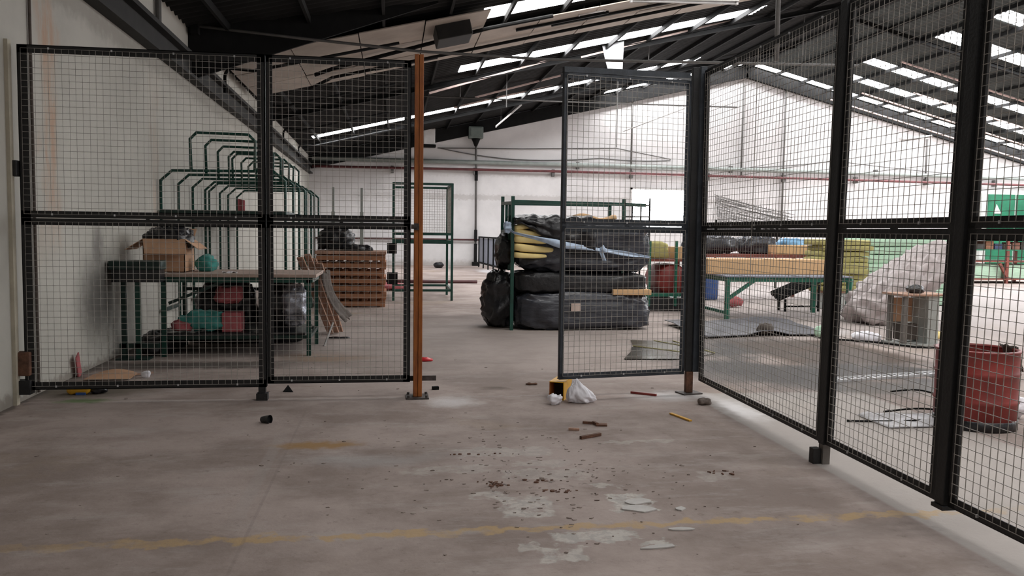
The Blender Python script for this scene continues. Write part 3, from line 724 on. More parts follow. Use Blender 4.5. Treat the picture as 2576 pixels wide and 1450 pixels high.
solo(MB().blob((-2.24, 10.6, 1.06), (.14, .13, .105), 1, 28, 18, .03, 6, 5, floor=.966), 'cloth_bundle', 'teal', 'small teal cloth bundle beside the cardboard box', 'cloth', smooth=True)
solo(MB().sheet(lambda u, v: (-1.98+.16*u, 10.2+.08*v, .972+.012*math.sin(9*u+4*v)), 6, 4, .004), 'paper_scrap', 'white_bag', 'white scrap left on the work table top', 'paper')
# under the table
solo(MB().blob((-2.02, 10.72, .56), (.36, .26, .31), .8, 60, 34, .07, 4, 8, floor=.275), 'bin_bag', 'plastic', 'big black bin bag on the shelf under the work table', 'bag', smooth=True)
solo(MB().blob((-1.38, 10.72, .54), (.24, .26, .29), .8, 44, 28, .06, 5, 9, floor=.275), 'bin_bag', 'plastic', 'second black bin bag under the right half of the work table', 'bag', smooth=True)
solo(MB().blob((-1.16, 10.32, .58), (.14, .14, .26), .8, 36, 26, .05, 7, 11, floor=.275), 'film_bundle', 'silver', 'crumpled silvery film bundle under the work table', 'plastic film', smooth=True)
solo(MB().blob((-1.93, 10.34, .70), (.17, .08, .10), .7, 32, 18, .04, 7, 12, floor=.53), 'pink_cloth', 'pink', 'faded pink cloth folded over the black bin bag', 'cloth', smooth=True)
solo(MB().blob((-2.2, 10.22, .40), (.28, .09, .12), .7, 36, 18, .04, 7, 13, floor=.275), 'teal_cloth', 'teal', 'teal patterned cloth lying on the low table shelf', 'cloth', smooth=True)
solo(MB().blob((-2.42, 10.2, .35), (.13, .08, .07), .8, 24, 14, .03, 8, 14, floor=.275), 'red_cloth', 'pink', 'small red rag left of the teal cloth', 'cloth', smooth=True)
g = MB(); g.box(-1.98, -1.76, 10.15, 10.4, .272, .50); solo(g, 'pink_carton', 'pink', 'square pink carton on the low table shelf', 'box', bevel=.01)
# --- green pedestal
S = thing('pedestal_stand', (-2.83, 9.85, 0), 'dark green pedestal stand with box top against the left wall', 'stand')
g = MB(); g.box(-3.10, -2.55, 9.75, 10.0, 1.02, 1.12); g.build('box_top', 'green_dark', S, bevel=.006)
MB().box(-3.08, -2.57, 9.77, 10.0, .88, 1.02).build('box_body', 'plastic', S)
for x in (-2.97, -2.82): MB().bar((x, 9.84, .02), (x, 9.84, .9), .05).build('leg', 'green' if x > -2.9 else 'green_dark', S)
MB().bar((-3.02, 9.84, .16), (-2.6, 9.84, .16), .05).build('foot_bar', 'green_dark', S); MB().box(-3.05, -2.70, 9.75, 9.97, 0, .02).build('foot_plate', 'green_dark', S)
solo(MB().blob((-2.75, 10.55, .10), (.22, .5, .15), .8, 40, 20, .05, 5, 21, floor=0.001), 'rag_heap', 'plastic', 'rag heap blackened for the floor shadow between pedestal and table', 'rags', smooth=True)  # heap coloured black to carry the dark floor shadow here
solo(MB().blob((-1.9, 11.3, .16), (.75, .14, .24), .7, 50, 20, .05, 5, 22, floor=0.001), 'rag_heap', 'plastic', 'long black plastic heap on the floor behind the work table', 'rags', smooth=True)
# --- offcuts leaning at the table end, netting
for i, (xb, yb, xt, yt, zt, lab) in enumerate(((-.86, 12.35, -1.20, 11.45, 1.12, 'leftmost'), (-.79, 12.45, -1.11, 11.50, 1.16, 'second'), (-.88, 12.7, -1.04, 11.6, 1.10, 'third'), (-.74, 12.6, -.96, 11.55, 1.04, 'rightmost'))):
    solo(MB().bar((xb, yb-.3, .02), (xt, yt-.15, zt), .085, .028, (.3, 1, 0)), 'timber_offcut', 'wood', '%s of the raw timber offcuts leaning at the table end' % lab, 'wood', 'timber offcuts leaning at the table end')
solo(MB().sheet(lambda u, v: (-.90+.05*u+.30*v*v+.02*math.sin(14*u), 11.0+.55*u, .93-.62*v+.02*math.sin(9*u+5*v)), 14, 12, .006), 'dust_sheet', 'grey_rag', 'brown dust sheet hanging off the right end of the work table', 'cloth', smooth=True)
solo(MB().obox((-.80, 10.9, .15), (.02, .05, .32), .2, 0, .35), 'white_offcut', 'white_metal', 'pale offcut leaning on the floor at the table leg', 'wood')
# --- pallets
PX0, PX1, PY0, PY1 = -1.43, -.13, 16.26, 17.4
def pallet(z, label, jx, first=None):
    c = ((PX0+PX1)/2+jx, (PY0+PY1)/2, z)
    if first: 
        o = copy_tree(first, None, c); o['label'] = label; return o
    r = thing('pallet', c, label, 'pallet', 'wooden pallets in the stack')
    for y in (PY0, (PY0+PY1)/2-.02, PY1-.04): MB().box(PX0+jx, PX1+jx, y, y+.04, z+.03, z+.115).build('stringer', 'pallet', r)
    for i in range(8):
        x = PX0+jx+(PX1-PX0-.1)*i/7
        MB().box(x, x+.1, PY0+.09, PY1-.005, z+.115, z+.146).build('deck_board', 'pallet', r)
    for i in range(3):
        x = PX0+jx+(PX1-PX0-.1)*i/2
        MB().box(x, x+.1, PY0+.09, PY1-.005, z, z+.03).build('bottom_board', 'pallet', r)
    return r
names = ['bottom', 'second from bottom', 'third from bottom', 'middle', 'third from top', 'second from top', 'top']
p0 = None
for i in range(7):
    p = pallet((.146*i), '%s wooden pallet of the stack behind the work table' % names[i], (0, .02, -.015, .01, -.02, .015, 0)[i], p0)
    p0 = p0 or p
ptop = .146*7
solo(MB().box(PX0-.03, PX1+.02, PY0-.01, PY1, ptop+.001, ptop+.06), 'timber_board', 'wood', 'flat grey board lying on top of the pallet stack', 'board', bevel=.005)
solo(MB().blob((-1.1, 16.9, ptop+.26), (.35, .3, .24), .8, 40, 24, .09, 5, 31, floor=ptop+.062), 'plastic_heap', 'plastic', 'tall crumpled black plastic heap on the pallet stack', 'plastic', smooth=True)
solo(MB().blob((-.65, 16.6, ptop+.1), (.3, .22, .07), .8, 40, 20, .05, 6, 32, floor=ptop+.062), 'plastic_heap', 'plastic', 'low flat black plastic scrap on the pallet stack', 'plastic', smooth=True)
# --- poles
for (x, lab) in ((-1.5, 'left'), (-.78, 'right')):
    p = thing('green_pole', (x, 22, 0), '%s of two thin upright poles behind the pallet stack' % lab, 'pole', 'upright poles behind the pallets')
    MB().bar((x, 22, 0), (x, 22, 1.95), .09, .09).build('lower_tube', 'pipe_grey', p); MB().bar((x, 22, 1.95), (x, 22, 2.57), .06, .06).build('upper_tube', 'pipe_grey', p)
    MB().box(x-.15, x+.15, 21.85, 22.15, 0, .02).build('base_plate', 'plate', p)
# --- tall green frame
Fm = thing('tall_frame', (.64, 18.7, 0), 'tall green tube frame with mesh back right of the pallets', 'frame')
x0, x1, y0, y1 = .03, 1.27, 17.87, 19.5
for (x, y) in ((x0, y0), (x1, y0), (x0, y1), (x1, y1)): MB().bar((x, y, 0), (x, y, 2.5), .05).build('leg', 'green', Fm)
for z, w in ((2.48, .05), (1.42, .05), (1.25, .07), (.22, .05)):
    for (p, q) in (((x0, y0), (x1, y0)), ((x0, y1), (x1, y1)), ((x0, y0), (x0, y1)), ((x1, y0), (x1, y1))):
        MB().bar((*p, z), (*q, z), .045, w).build('rail', 'green', Fm)
g = wires((x0, y1, 1.45), (1, 0, 0), (0, 0, 1), x1-x0, 1.02, .06, .006).build('wire_mesh', 'wire', Fm); g['kind'] = 'stuff'
g = wires((x1, y0, 1.45), (0, 1, 0), (0, 0, 1), y1-y0, 1.02, .06, .006).build('wire_mesh', 'wire', Fm); g['kind'] = 'stuff'
MB().box(-.1, .1, y0-.06, y0+.04, 1.0, 1.22).build('hinge_block', 'rafter', Fm)
MB().box(-.1, .12, y0-.05, y0+.05, .35, .6).build('hinge_block', 'rafter', Fm)
solo(MB().blob((-.1, 21, .09), (.45, .3, .09), .9, 40, 16, .04, 5, 33, floor=0.001), 'scrap_heap', 'pink', 'pinkish scrap heap on floor behind the tall green frame', 'scrap', smooth=True)
solo(MB().blob((1.85, 33.5, .12), (.2, .2, .12), .9, 20, 12, .03, 5, 34, floor=0.001), 'dark_lump', 'plastic', 'small dark lump on floor at the foot of the far wall', 'scrap', smooth=True)
# --- low railing with blue panel
Rl = thing('low_railing', (3.65, 31.5, 0), 'low dark railing with blue grey infill behind the bales', 'railing')
ra, rb_ = (3.58, 34.6), (3.86, 28.6)
for k in range(6):
    x, y = (ra[i]+(rb_[i]-ra[i])*k/5 for i in (0, 1)); MB().bar((x, y, 0), (x, y, 1.27), .05).build('post', 'rafter', Rl)
for z in (1.25, .2): MB().bar((*ra, z), (*rb_, z), .06).build('rail', 'rafter', Rl)
MB().bar((ra[0]+.03, ra[1], .72), (rb_[0]+.03, rb_[1], .72), .02, .98).build('infill_panel', 'navy', Rl)

# ================================================================== bales
BR = thing('bale_rack', (2.7, 12.9, 0), 'green post rack standing around the black wrapped bales', 'rack')
bx0, bx1, by0, by1 = 1.80, 3.55, 12.50, 13.45
for (x, y, z) in ((bx0, by0, 2.03), (bx1, by0+.1, 2.02), (bx0-.03, by1, 2.06), (bx1, by1, 2.0)): MB().bar((x, y, 0), (x, y, z), .05).build('post', 'green', BR)
MB().bar((bx0, by0, 1.95), (bx1, by0+.1, 1.94), .05).build('top_rail', 'green', BR); MB().bar((bx0, by1, 1.95), (bx1, by1, 1.95), .05).build('top_rail', 'green', BR)
MB().bar((bx0, by0, 1.93), (bx0-.03, by1, 1.95), .05).build('side_rail', 'green', BR); MB().bar((bx0, by0, 1.5), (bx0-.03, by1, 1.5), .05).build('side_rail', 'green', BR)
for k in (.3, .6): MB().bar((bx0-.03*k, by0+(by1-by0)*k, .9), (bx0-.03*k, by0+(by1-by0)*k, 1.94), .04).build('slat', 'green', BR)
MB().bar((bx1, by0+.1, 1.94), (bx1+.35, by0+.1, 1.93), .05).build('top_rail', 'green', BR)
def bale(c, h, seed, label, m='plastic_grey', amp=.05, e=.28, st=(.35, 1, 1.2), fine=.5):
    return solo(MB().blob(c, h, e, 150, 64, amp, 4.0, seed, st, floor=c[2]-h[2], fine=fine), 'plastic_bale', m, label, 'bale', 'black plastic bales in the rack', smooth=True)
b0 = bale((2.93, 12.93, .285), (1.06, .52, .285), 1, 'bottom bale of the stack, grey sheen and paper label', amp=.045)
lb = MB().sheet(lambda u, v: (2.70+.15*u, 12.395-.008*math.sin(3*u), .42-.12*v), 4, 4, .006).build('paper_label', 'label', b0)
bale((2.90, 12.97, .72), (1.05, .48, .15), 2, 'middle bale of the stack, flat and plain black', 'plastic', .035)
bale((2.95, 13.02, 1.29), (1.04, .53, .40), 4, 'top bale with torn wrap showing yellow foam', 'plastic_grey', .045, .36, (.45, 1, 1), .8)
def wrapf(u, v):
    x = 1.80+1.25*u; edge = 1.60-.42*max(0, min(1, (x-1.95)/.75))+.03*noise.noise(V((u*9, 0, 3)))
    if v < .5:
        k = v/.5; y = 13.2-.82*k; z = 1.735-.02*k+.07*noise.noise(V((u*6, k*5, 1)))
    else:
        k = (v-.5)/.5; y = 12.38-.05*math.sin(pi*k)+.05*noise.noise(V((u*7, k*4, 7))); z = 1.71+(edge-1.71)*k
    return (x, y, z+.03*noise.noise(V((u*15, v*12, 4))))
solo(MB().sheet(wrapf, 44, 36, .008), 'plastic_wrap', 'plastic', 'loose black wrap draped over the left of the top bale', 'plastic', smooth=True)
for i, (z, x1_, hz, lab) in enumerate(((1.555, 2.12, .045, 'top'), (1.465, 2.30, .05, 'second'), (1.37, 2.42, .05, 'third'), (1.265, 2.50, .062, 'fourth'), (1.165, 2.40, .045, 'lowest'))):
    fb = MB().blob(((1.82+x1_)/2, 12.62, z), ((x1_-1.82)/2, .22, hz), .35, 48, 16, .012, 3, 100+i, ridge=False)
    for v in fb.v:
        k = (v.x-1.82)/(x1_-1.82); v.z = z+(v.z-z)*(1-.55*max(0, k)**2)+.02*math.sin(2.2*k+i)-.015*i*k*.5; v.y += .10*max(0, k)**2
    solo(fb, 'foam_sheet', 'foam_yellow', '%s yellow foam sheet poking from the torn top bale' % lab, 'foam', 'yellow foam sheets in the top bale', smooth=True)
g = MB().sheet(lambda u, v: (2.82+.66*u, 12.75+.5*v, 1.72+.035*math.sin(7*u)+.02*math.sin(5*v)), 12, 6, .05)
solo(g, 'foam_sheet', 'foam_tan', 'orange tan foam strip lying on the top bale', 'foam', smooth=True)
pts = [(1.73, 12.48, 1.53), (1.80, 12.36, 1.48), (2.3, 12.31, 1.365), (2.52, 12.33, 1.31), (3.15, 12.40, 1.235), (3.7, 12.46, 1.16), (3.98, 12.6, 1.13)]
BS = thing('tie_band', (2.8, 12.33, 1.13), 'pale blue plastic band tied across the top bale', 'strap')
def band(u, v):
    k = u*(len(pts)-1); i = min(int(k), len(pts)-2); p = V(pts[i]).lerp(V(pts[i+1]), k-i)
    w = .014+.045*math.exp(-((u-.45)/.16)**2)+.022*math.exp(-((u-.78)/.09)**2); return (p.x, p.y-.035-.012*math.cos(5*v+8*u), p.z+w*(v-.5)*2)
MB().sheet(band, 48, 5, .005).build('band', 'strap', BS, smooth=True)
MB().blob((3.17, 12.37, 1.245), (.06, .035, .05), .9, 20, 12, .03, 12, 5).build('knot', 'strap', BS, smooth=True)
MB().sheet(lambda u, v: (3.10+.06*u+.07*v, 12.36+.01*math.sin(7*u), 1.24-.17*v), 4, 6, .005).build('band_end', 'strap', BS, smooth=True)
MB().blob((1.71, 12.40, 1.56), (.06, .05, .08), .9, 20, 14, .03, 12, 6).build('knot', 'strap', BS, smooth=True)
g = MB(); g.box(3.36, 3.97, 12.42, 12.7, .545, .63)
solo(g, 'foam_slab', 'foam_tan', 'tan foam slab wedged between the two lowest bales', 'foam', bevel=.01)
solo(MB().blob((1.67, 13.0, .44), (.26, .42, .44), .75, 56, 34, .07, 4, 41, floor=.002), 'rubbish_bag', 'plastic', 'big black rubbish bag on the floor left of the bales', 'bag', smooth=True)
solo(MB().blob((1.77, 13.05, 1.17), (.15, .36, .29), .8, 40, 26, .05, 5, 42, floor=.90), 'rubbish_bag', 'plastic', 'black bag hanging on the left side of the bale rack', 'bag', smooth=True)

# ================================================================== right side of the hall
# --- green table with foam block
G = thing('green_table', (7.0, 14.5, 0), 'green steel table carrying a tan foam block', 'table')
tx0, tx1, ty0, ty1 = 5.84, 8.12, 13.95, 15.2
for (x, y) in ((tx0, ty0), (tx1, ty0), (tx0, ty1), (tx1, ty1)): MB().bar((x, y, 0), (x, y, .74), .07).build('leg', 'green_lit', G)
for (p, q) in (((tx0, ty0), (tx1, ty0)), ((tx0, ty1), (tx1, ty1)), ((tx0, ty0), (tx0, ty1)), ((tx1, ty0), (tx1, ty1))): MB().bar((*p, .71), (*q, .71), .06, .08).build('apron', 'green_lit', G)
MB().box(tx0-.06, tx1+.04, ty0-.06, ty1+.05, .75, .775).build('table_top', 'navy', G)
for (xa_, xb_) in ((tx0, tx0+.5), (tx1, tx1+.0)):
    if xb_ > xa_: MB().bar((xa_, ty0, .36), (xb_, ty0, .70), .055).build('brace', 'green_lit', G)
MB().bar((tx1, ty0, .30), (tx1+.35, ty0+.5, .68), .05).build('brace', 'green_lit', G); MB().bar((tx0, ty0, .12), (tx0, ty1, .12), .05).build('stretcher', 'green_lit', G)
solo(MB().box(5.66, 7.98, 14.45, 15.15, .777, 1.05), 'foam_block', 'foam_tan', 'long tan foam block lying on the green table', 'foam', bevel=.012)
# --- second table behind
Q = thing('back_table', (8.3, 18.4, 0), 'brown low table behind the tan foam block', 'table')
MB().box(6.6, 9.75, 17.9, 19.1, .98, 1.05).build('table_top', 'table_red', Q)
for (x, y) in ((6.7, 18), (9.6, 18), (6.7, 19), (9.6, 19)): MB().bar((x, y, 0), (x, y, .98), .07).build('leg', 'table_red', Q)
for i, (c, h, lab) in enumerate((((7.28, 18.6, 1.26), (.60, .4, .2), 'left'), ((8.50, 18.75, 1.25), (.48, .3, .2), 'right'))):
    solo(MB().blob(c, h, .6, 60, 28, .07, 4, 50+i, floor=1.052), 'grey_bundle', 'plastic_grey', '%s grey polythene bundle on the brown back table' % lab, 'plastic', 'grey bundles on the back table', smooth=True)
solo(MB().box(8.65, 9.65, 17.95, 18.4, 1.052, 1.27), 'foam_block', 'foam_tan', 'small tan foam block on the brown back table', 'foam', bevel=.012)
solo(MB().blob((9.42, 18.78, 1.22), (.3, .27, .2), .5, 40, 20, .05, 5, 55, floor=1.052), 'blue_sheet', mat('light_blue_polythene', (.16, .36, .58), .4, 0, .3, 5), 'light blue folded polythene on the back table', 'plastic', smooth=True)
# --- foam piles: separate layered blocks
def foam_pile(x0, x1, y0, y1, z1, n, m, label_fmt, group, seed, z0=0.0, flare=0.0, cat='foam'):
    rr = random.Random(seed); h = z1/n; nm = ['bottom', 'second', 'third', 'fourth', 'fifth', 'sixth', 'seventh', 'eighth', 'ninth', 'tenth']
    for i in range(n):
        dx, dy = rr.uniform(-.06, .06), rr.uniform(-.05, .05); s = seed+i
        bl = MB().blob(((x0+x1)/2+dx, (y0+y1)/2+dy, h*(i+.5)), ((x1-x0)/2, (y1-y0)/2, h*.5), .16, 72, 14, .03, 3, s, (1, 1, .4), ridge=False)
        for v in bl.v: v.z = min(max(v.z, h*i+.001), h*(i+1)-.001); v.z += z0; v.x = (x0+x1)/2+(v.x-(x0+x1)/2)*(1-flare+2*flare*(i+.5)/n)
        solo(bl, 'foam_layer', m, label_fmt % ('top' if i == n-1 else nm[i]), cat, group, smooth=True)
foam_pile(9.88, 12.2, 16.65, 18.2, 1.47, 8, 'foam_green', '%s layer of the big pale green foam pile', 'pale green foam layers', 61)
foam_pile(8.62, 9.72, 15.85, 16.55, 1.05, 9, 'foam_olive', '%s layer of the olive foam pile behind the green table', 'olive foam layers', 71, z0=.37, flare=.07)
oc = thing('low_crate', (9.15, 16.2, 0), 'low pale crate under the olive foam pile', 'crate')
MB().box(8.75, 9.5, 15.92, 16.5, 0, .33).build('body', 'machine', oc, bevel=.01); MB().box(8.72, 9.53, 15.89, 16.53, .33, .368).build('lid', 'wood', oc)
# --- crumpled sheeting thrown over
cb = MB().blob((0, 0, 0), (1.12, .62, .40), .85, 90, 50, .12, 3.2, 77)
Rt = Matrix.Rotation(-.60, 3, 'Y')
for v in cb.v:
    k = (v.x+1.12)/2.24; w_ = V((v.x, v.y, v.z*(1-.25*k)-.10*math.sin(pi*k))); w_ = Rt @ w_
    v.x, v.y, v.z = w_.x*.93+8.64, w_.y+13.3, max(.004, w_.z+.72)
solo(cb, 'crumpled_sheeting', 'clear', 'slanted bundle of crumpled milky plastic sheeting before the green foam', 'plastic', smooth=True)
Cr = thing('bundle_crate', (9.0, 13.4, 0), 'plain crate propping up the crumpled plastic bundle', 'crate')
MB().box(8.75, 9.3, 13.2, 13.7, 0, .50).build('body', 'machine', Cr, bevel=.01); MB().box(8.72, 9.33, 13.17, 13.73, .50, .54).build('lid', 'wood', Cr)
# --- small stand
Cb = thing('tool_stand', (7.2, 10.7, 0), 'small grey machine stand with a wooden top', 'stand')
MB().box(6.88, 7.60, 10.45, 10.95, .69, .715).build('top', 'wood', Cb)
for y in (10.5, 10.84):
    MB().box(6.94, 7.0, y, y+.06, .03, .69).build('leg', 'grey_leg', Cb)
MB().box(7.30, 7.46, 10.5, 10.9, .03, .69).build('side_panel', 'machine', Cb)
MB().box(7.0, 7.3, 10.86, 10.89, .30, .64).build('back_panel', 'cardboard', Cb); MB().box(6.9, 7.5, 10.45, 10.95, 0, .03).build('base', 'machine', Cb); MB().box(7.02, 7.3, 10.7, 10.86, .06, .28).build('drawer', 'grey_rag', Cb)
solo(MB().blob((7.22, 10.7, .77), (.12, .1, .06), .9, 24, 12, .03, 9, 81, floor=.716), 'black_cloth', 'plastic', 'black crumpled cloth on the small machine stand', 'cloth', smooth=True)
solo(MB().blob((6.3, 11.4, .09), (.16, .14, .09), .9, 30, 14, .03, 8, 82, floor=.001), 'plastic_bundle', 'foam_green', 'pale green crumpled bundle on floor left of the stand', 'plastic', smooth=True)
solo(MB().blob((6.7, 11.0, .06), (.2, .14, .07), .9, 30, 14, .04, 8, 83, floor=.001), 'plastic_bundle', 'white_bag', 'white scrap on floor just left of the stand', 'plastic', smooth=True)
solo(MB().blob((7.85, 11.2, .07), (.14, .12, .08), .9, 30, 14, .04, 8, 84, floor=.001), 'plastic_bundle', 'foam_yellow', 'yellow and white scrap on floor right of the stand', 'plastic', smooth=True)
solo(MB().tube([(6.2, 11.2, .015), (6.6, 10.75, .03), (7.0, 10.3, .015), (7.5, 10.1, .015)], .014, 6), 'bent_rod', 'rafter', 'bent dark rod on floor in front of the stand', 'rod')
# --- wrapped floor sheeting
solo(MB().sheet(lambda u, v: (4.45+2.1*u, 11.35+1.85*v+.25*math.sin(2.5*u), .03+.09*max(0, noise.noise(V((u*3, v*3, 4))))+.05*abs(math.sin(3*u+2*v))*v), 40, 24, .012), 'rubber_sheet', 'mat_grey', 'dark grey rubber sheet buckled on floor behind the corner post', 'sheet', smooth=True)
solo(MB().blob((5.5, 11.7, .1), (.12, .1, .08), .9, 24, 12, .04, 8, 85, floor=.001), 'tangled_scrap', 'grey_rag', 'small tangled scrap on the buckled rubber sheet', 'scrap', smooth=True)
Pt = thing('wet_sheets', (3.3, 10.4, 0), 'dark wet flattened sheets lying on the floor behind the ajar panel', 'sheet')
MB().prism([(3.30, 11.22), (3.15, 10.55), (3.45, 10.1), (3.62, 9.62), (4.0, 9.9), (3.86, 11.08)], .002, .010).build('brown_sheet', 'pit_brown', Pt)
MB().prism([(2.72, 9.5), (3.40, 9.46), (3.55, 9.75), (3.40, 10.15), (3.10, 10.5), (2.98, 10.1)], .011, .016).build('grey_sheet', 'pit', Pt)
for a, b in (((3.86, 11.08), (4.0, 9.9)), ((3.15, 10.6), (3.75, 9.85)), ((3.6, 11.1), (3.9, 10.4))): MB().bar((*a, .016), (*b, .016), .014, .008).build('pale_strip', 'foam_olive', Pt)
# --- galvanised perforated strip
L_ = thing('perforated_strip', (5.3, 8.1, 0), 'galvanised perforated strip lying on the floor left of the drum', 'metal strip')
MB().bar((4.45, 7.90, .012), (6.15, 8.30, .012), .02, .024).build('edge', 'galv', L_); MB().bar((4.42, 8.03, .012), (6.12, 8.43, .012), .02, .024).build('edge', 'galv', L_)
for i in range(24):
    k = (i+.5)/24; MB().bar((4.45+1.7*k, 7.9+.4*k, .012), (4.42+1.7*k, 8.03+.4*k, .012), .035, .01).build('rung', 'galv', L_)
# --- wire loops
for (pts_, lab) in (([(4.75, 7.35, .01), (4.95, 7.2, .05), (5.05, 6.95, .02), (4.9, 6.8, .01), (5.2, 6.75, .05), (5.35, 6.95, .01), (5.6, 6.9, .01)], 'black wire loop on floor furthest left of the drum'), ([(4.15, 6.5, .01), (4.5, 6.45, .04), (4.75, 6.25, .01), (4.55, 6.15, .03), (4.1, 6.15, .01), (3.6, 6.2, .01)], 'black wire tangle on floor before the drum')):
    P = []
    for i in range(len(pts_)-1):
        for k in range(8):
            t_ = k/8; a = V(pts_[max(i-1, 0)]); b = V(pts_[i]); c = V(pts_[i+1]); d = V(pts_[min(i+2, len(pts_)-1)])
            P.append(.5*((2*b)+(c-a)*t_+(2*a-5*b+4*c-d)*t_*t_+(3*b-a-3*c+d)*t_**3))
    for p in P: p.z = max(p.z, .009)
    solo(MB().tube(P, .008, 6), 'wire_loop', 'rafter', lab, 'wire', smooth=True)
solo(MB().sheet(lambda u, v: (3.85+.7*u, 5.95+.45*v, .008+.05*max(0, noise.noise(V((u*4, v*4, 8))))), 16, 12, .004), 'film_scrap', 'film', 'thin clear film scrap on the floor left of the drum', 'plastic', smooth=True)
# --- red drum
D = thing('red_drum', (4.63, 6.02, 0), 'faded red open steel drum behind the side fence', 'drum')
rd, hd = .298, .62
prof = [(rd-.03, .0), (rd, .01), (rd, .2), (rd+.012, .215), (rd, .23), (rd, .42), (rd+.012, .435), (rd, .45), (rd, hd-.02), (rd+.012, hd-.01), (rd+.008, hd), (rd-.01, hd), (rd-.012, hd-.02), (rd-.012, .04), (0, .04)]
MB().lathe((4.63, 6.02, 0), prof, 40).build('body', 'drum', D, smooth=True)
MB().lathe((4.63, 6.02, 0), [(rd-.02, .0), (rd+.006, .004), (rd+.006, .075), (rd-.002, .08)], 40).build('base_band', 'plastic', D, smooth=True)
MB().lathe((4.63, 6.02, 0), [(rd+.012, hd-.012), (rd+.018, hd), (rd-.012, hd+.004), (rd-.016, hd-.012)], 40).build('rim', 'drum', D, smooth=True)
solo(MB().sheet(lambda u, v: (4.90+.06*u+.02*math.sin(8*v), 5.92+.22*v, .64-.2*u-.03*noise.noise(V((u*5, v*7, 3)))), 8, 10, .01), 'rag', 'grey_rag', 'dark rag hung over the right rim of the red drum', 'cloth', smooth=True)
solo(MB().blob((5.12, 6.25, .1), (.10, .14, .11), .9, 24, 14, .04, 8, 86, floor=.001), 'plastic_bundle', 'white_bag', 'white plastic bundle on floor right of the red drum', 'plastic', smooth=True)
# --- trolley and rolls behind the bales
K = thing('green_trolley', (5.4, 15.6, 0), 'low green trolley frame behind the bales', 'trolley')
for (x, y) in ((4.9, 15.5), (5.43, 15.5), (5.95, 15.5), (4.9, 16.5), (5.95, 16.5)): MB().bar((x, y, .1), (x, y, 1.36), .045).build('post', 'green_lit', K)
for y in (15.5, 16.5): MB().bar((4.7, y, .32), (6.0, y, .32), .05, .07).build('rail', 'green_lit', K)
MB().box(4.7, 6.0, 15.53, 16.47, .02, .26).build('tray', 'plastic', K)
MB().box(4.7, 6.0, 15.48, 16.5, .96, 1.0).build('upper_deck', 'table_red', K)
solo(MB().lathe((5.4, 15.55, .60), [(0, 0), (.28, .01), (.31, .05), (.31, .85), (0, .9)], 32, 'Y'), 'red_roll', 'drum', 'dark red fabric roll lying on the low trolley', 'roll', smooth=True)
solo(MB().blob((5.0, 16, 1.17), (.35, .4, .17), .3, 40, 16, .03, 4, 88, floor=1.001), 'foam_layer', 'foam_olive', 'olive foam lump on the low trolley', 'foam', smooth=True)
solo(MB().box(5.47, 5.91, 15.54, 16.3, 1.001, 1.24), 'foam_block', 'foam_tan', 'small tan foam block on the low trolley', 'foam', bevel=.01)
Bb = thing('blue_barrel', (7.15, 18, 0), 'blue plastic barrel under the back table', 'barrel')
MB().lathe((7.15, 18.3, 0), [(0, .0), (.24, .01), (.27, .1), (.27, .5), (.24, .6), (0, .6)], 28).build('body', 'blue', Bb, smooth=True); MB().lathe((7.15, 18.3, .6), [(.0, .0), (.09, 0), (.09, .04), (0, .04)], 16).build('cap', 'blue', Bb)
solo(MB().blob((6.95, 16.3, .12), (.2, .14, .1), .9, 30, 14, .04, 6, 89, floor=.001), 'red_scrap', 'pink', 'red and grey scrap on floor below the green table', 'scrap', smooth=True)
g = MB().sheet(lambda u, v: (7.5+.95*u, 15.35+.42*v, .22+.40*u+.12*v+.03*math.sin(40*v)), 4, 60, .01)
solo(g, 'corrugated_sheet', 'rafter', 'dark corrugated sheet leaning under the green table end', 'sheet', smooth=True)
Ld = thing('sheet_trestle', (8.0, 15.55, 0), 'dark trestle holding up the corrugated sheet', 'trestle')
for (x, y, z) in ((7.65, 15.42, .24), (8.35, 15.42, .53), (7.65, 15.7, .31), (8.35, 15.7, .60)): MB().bar((x, y, 0), (x, y, z), .04).build('leg', 'rafter', Ld)
MB().bar((7.65, 15.42, .1), (8.35, 15.42, .1), .03).build('stretcher', 'rafter', Ld)
# --- wire tangle standing behind
Wt = thing('wire_bundle', (9.8, 22, 0), 'leaning bundle of thin wire mesh sheets behind the foam', 'wire bundle')
rr = random.Random(5)
g = MB()
for i in range(26):
    k = i/25; a = V((8.75+.3*k, 22+.4*k, 2.58-.75*k)); b = V((10.9+.5*rr.random(), 22.3+.3*rr.random(), 2.1-.55*k)); g.tube([a, (a+b)/2+V((0, 0, -.04*rr.random())), b], .007, 4)
for i in range(30):
    x = 8.72+2.2*i/30; z1 = 2.58-.2*(x-8.72); g.tube([(x, 22.1, max(1.2, z1-1.2)), (x+.12, 22.1, z1-.02)], .006, 4)
o = g.build('wires', 'conduit', Wt); o['kind'] = 'stuff'
for x in (8.9, 10.7): MB().bar((x, 22.2, 0), (x, 22.2, 1.9), .05).build('leg', 'rafter', Wt)
MB().bar((8.8, 22.2, 1.3), (11.0, 22.2, 1.3), .05).build('support_rail', 'rafter', Wt)
Wf = thing('wire_stand', (6.05, 20, 0), 'thin wire display stand before the bright window', 'stand')
for x in (5.85, 6.07, 6.29): MB().tube([(x, 20, 0), (x, 20, 2.36 if x > 6.2 else 2.18)], .022, 6).build('rod', 'rafter', Wf)
for z in (2.18, 1.9): MB().tube([(5.6, 20, z), (6.29, 20, z)], .02, 6).build('cross_rod', 'rafter', Wf)
for y in (19.8, 20.2): MB().tube([(5.8, y, .023), (6.34, y, .023)], .022, 6).build('foot', 'rafter', Wf)
MB().tube([(5.85, 19.8, .023), (5.85, 20.2, .023)], .022, 6).build('foot', 'rafter', Wf)
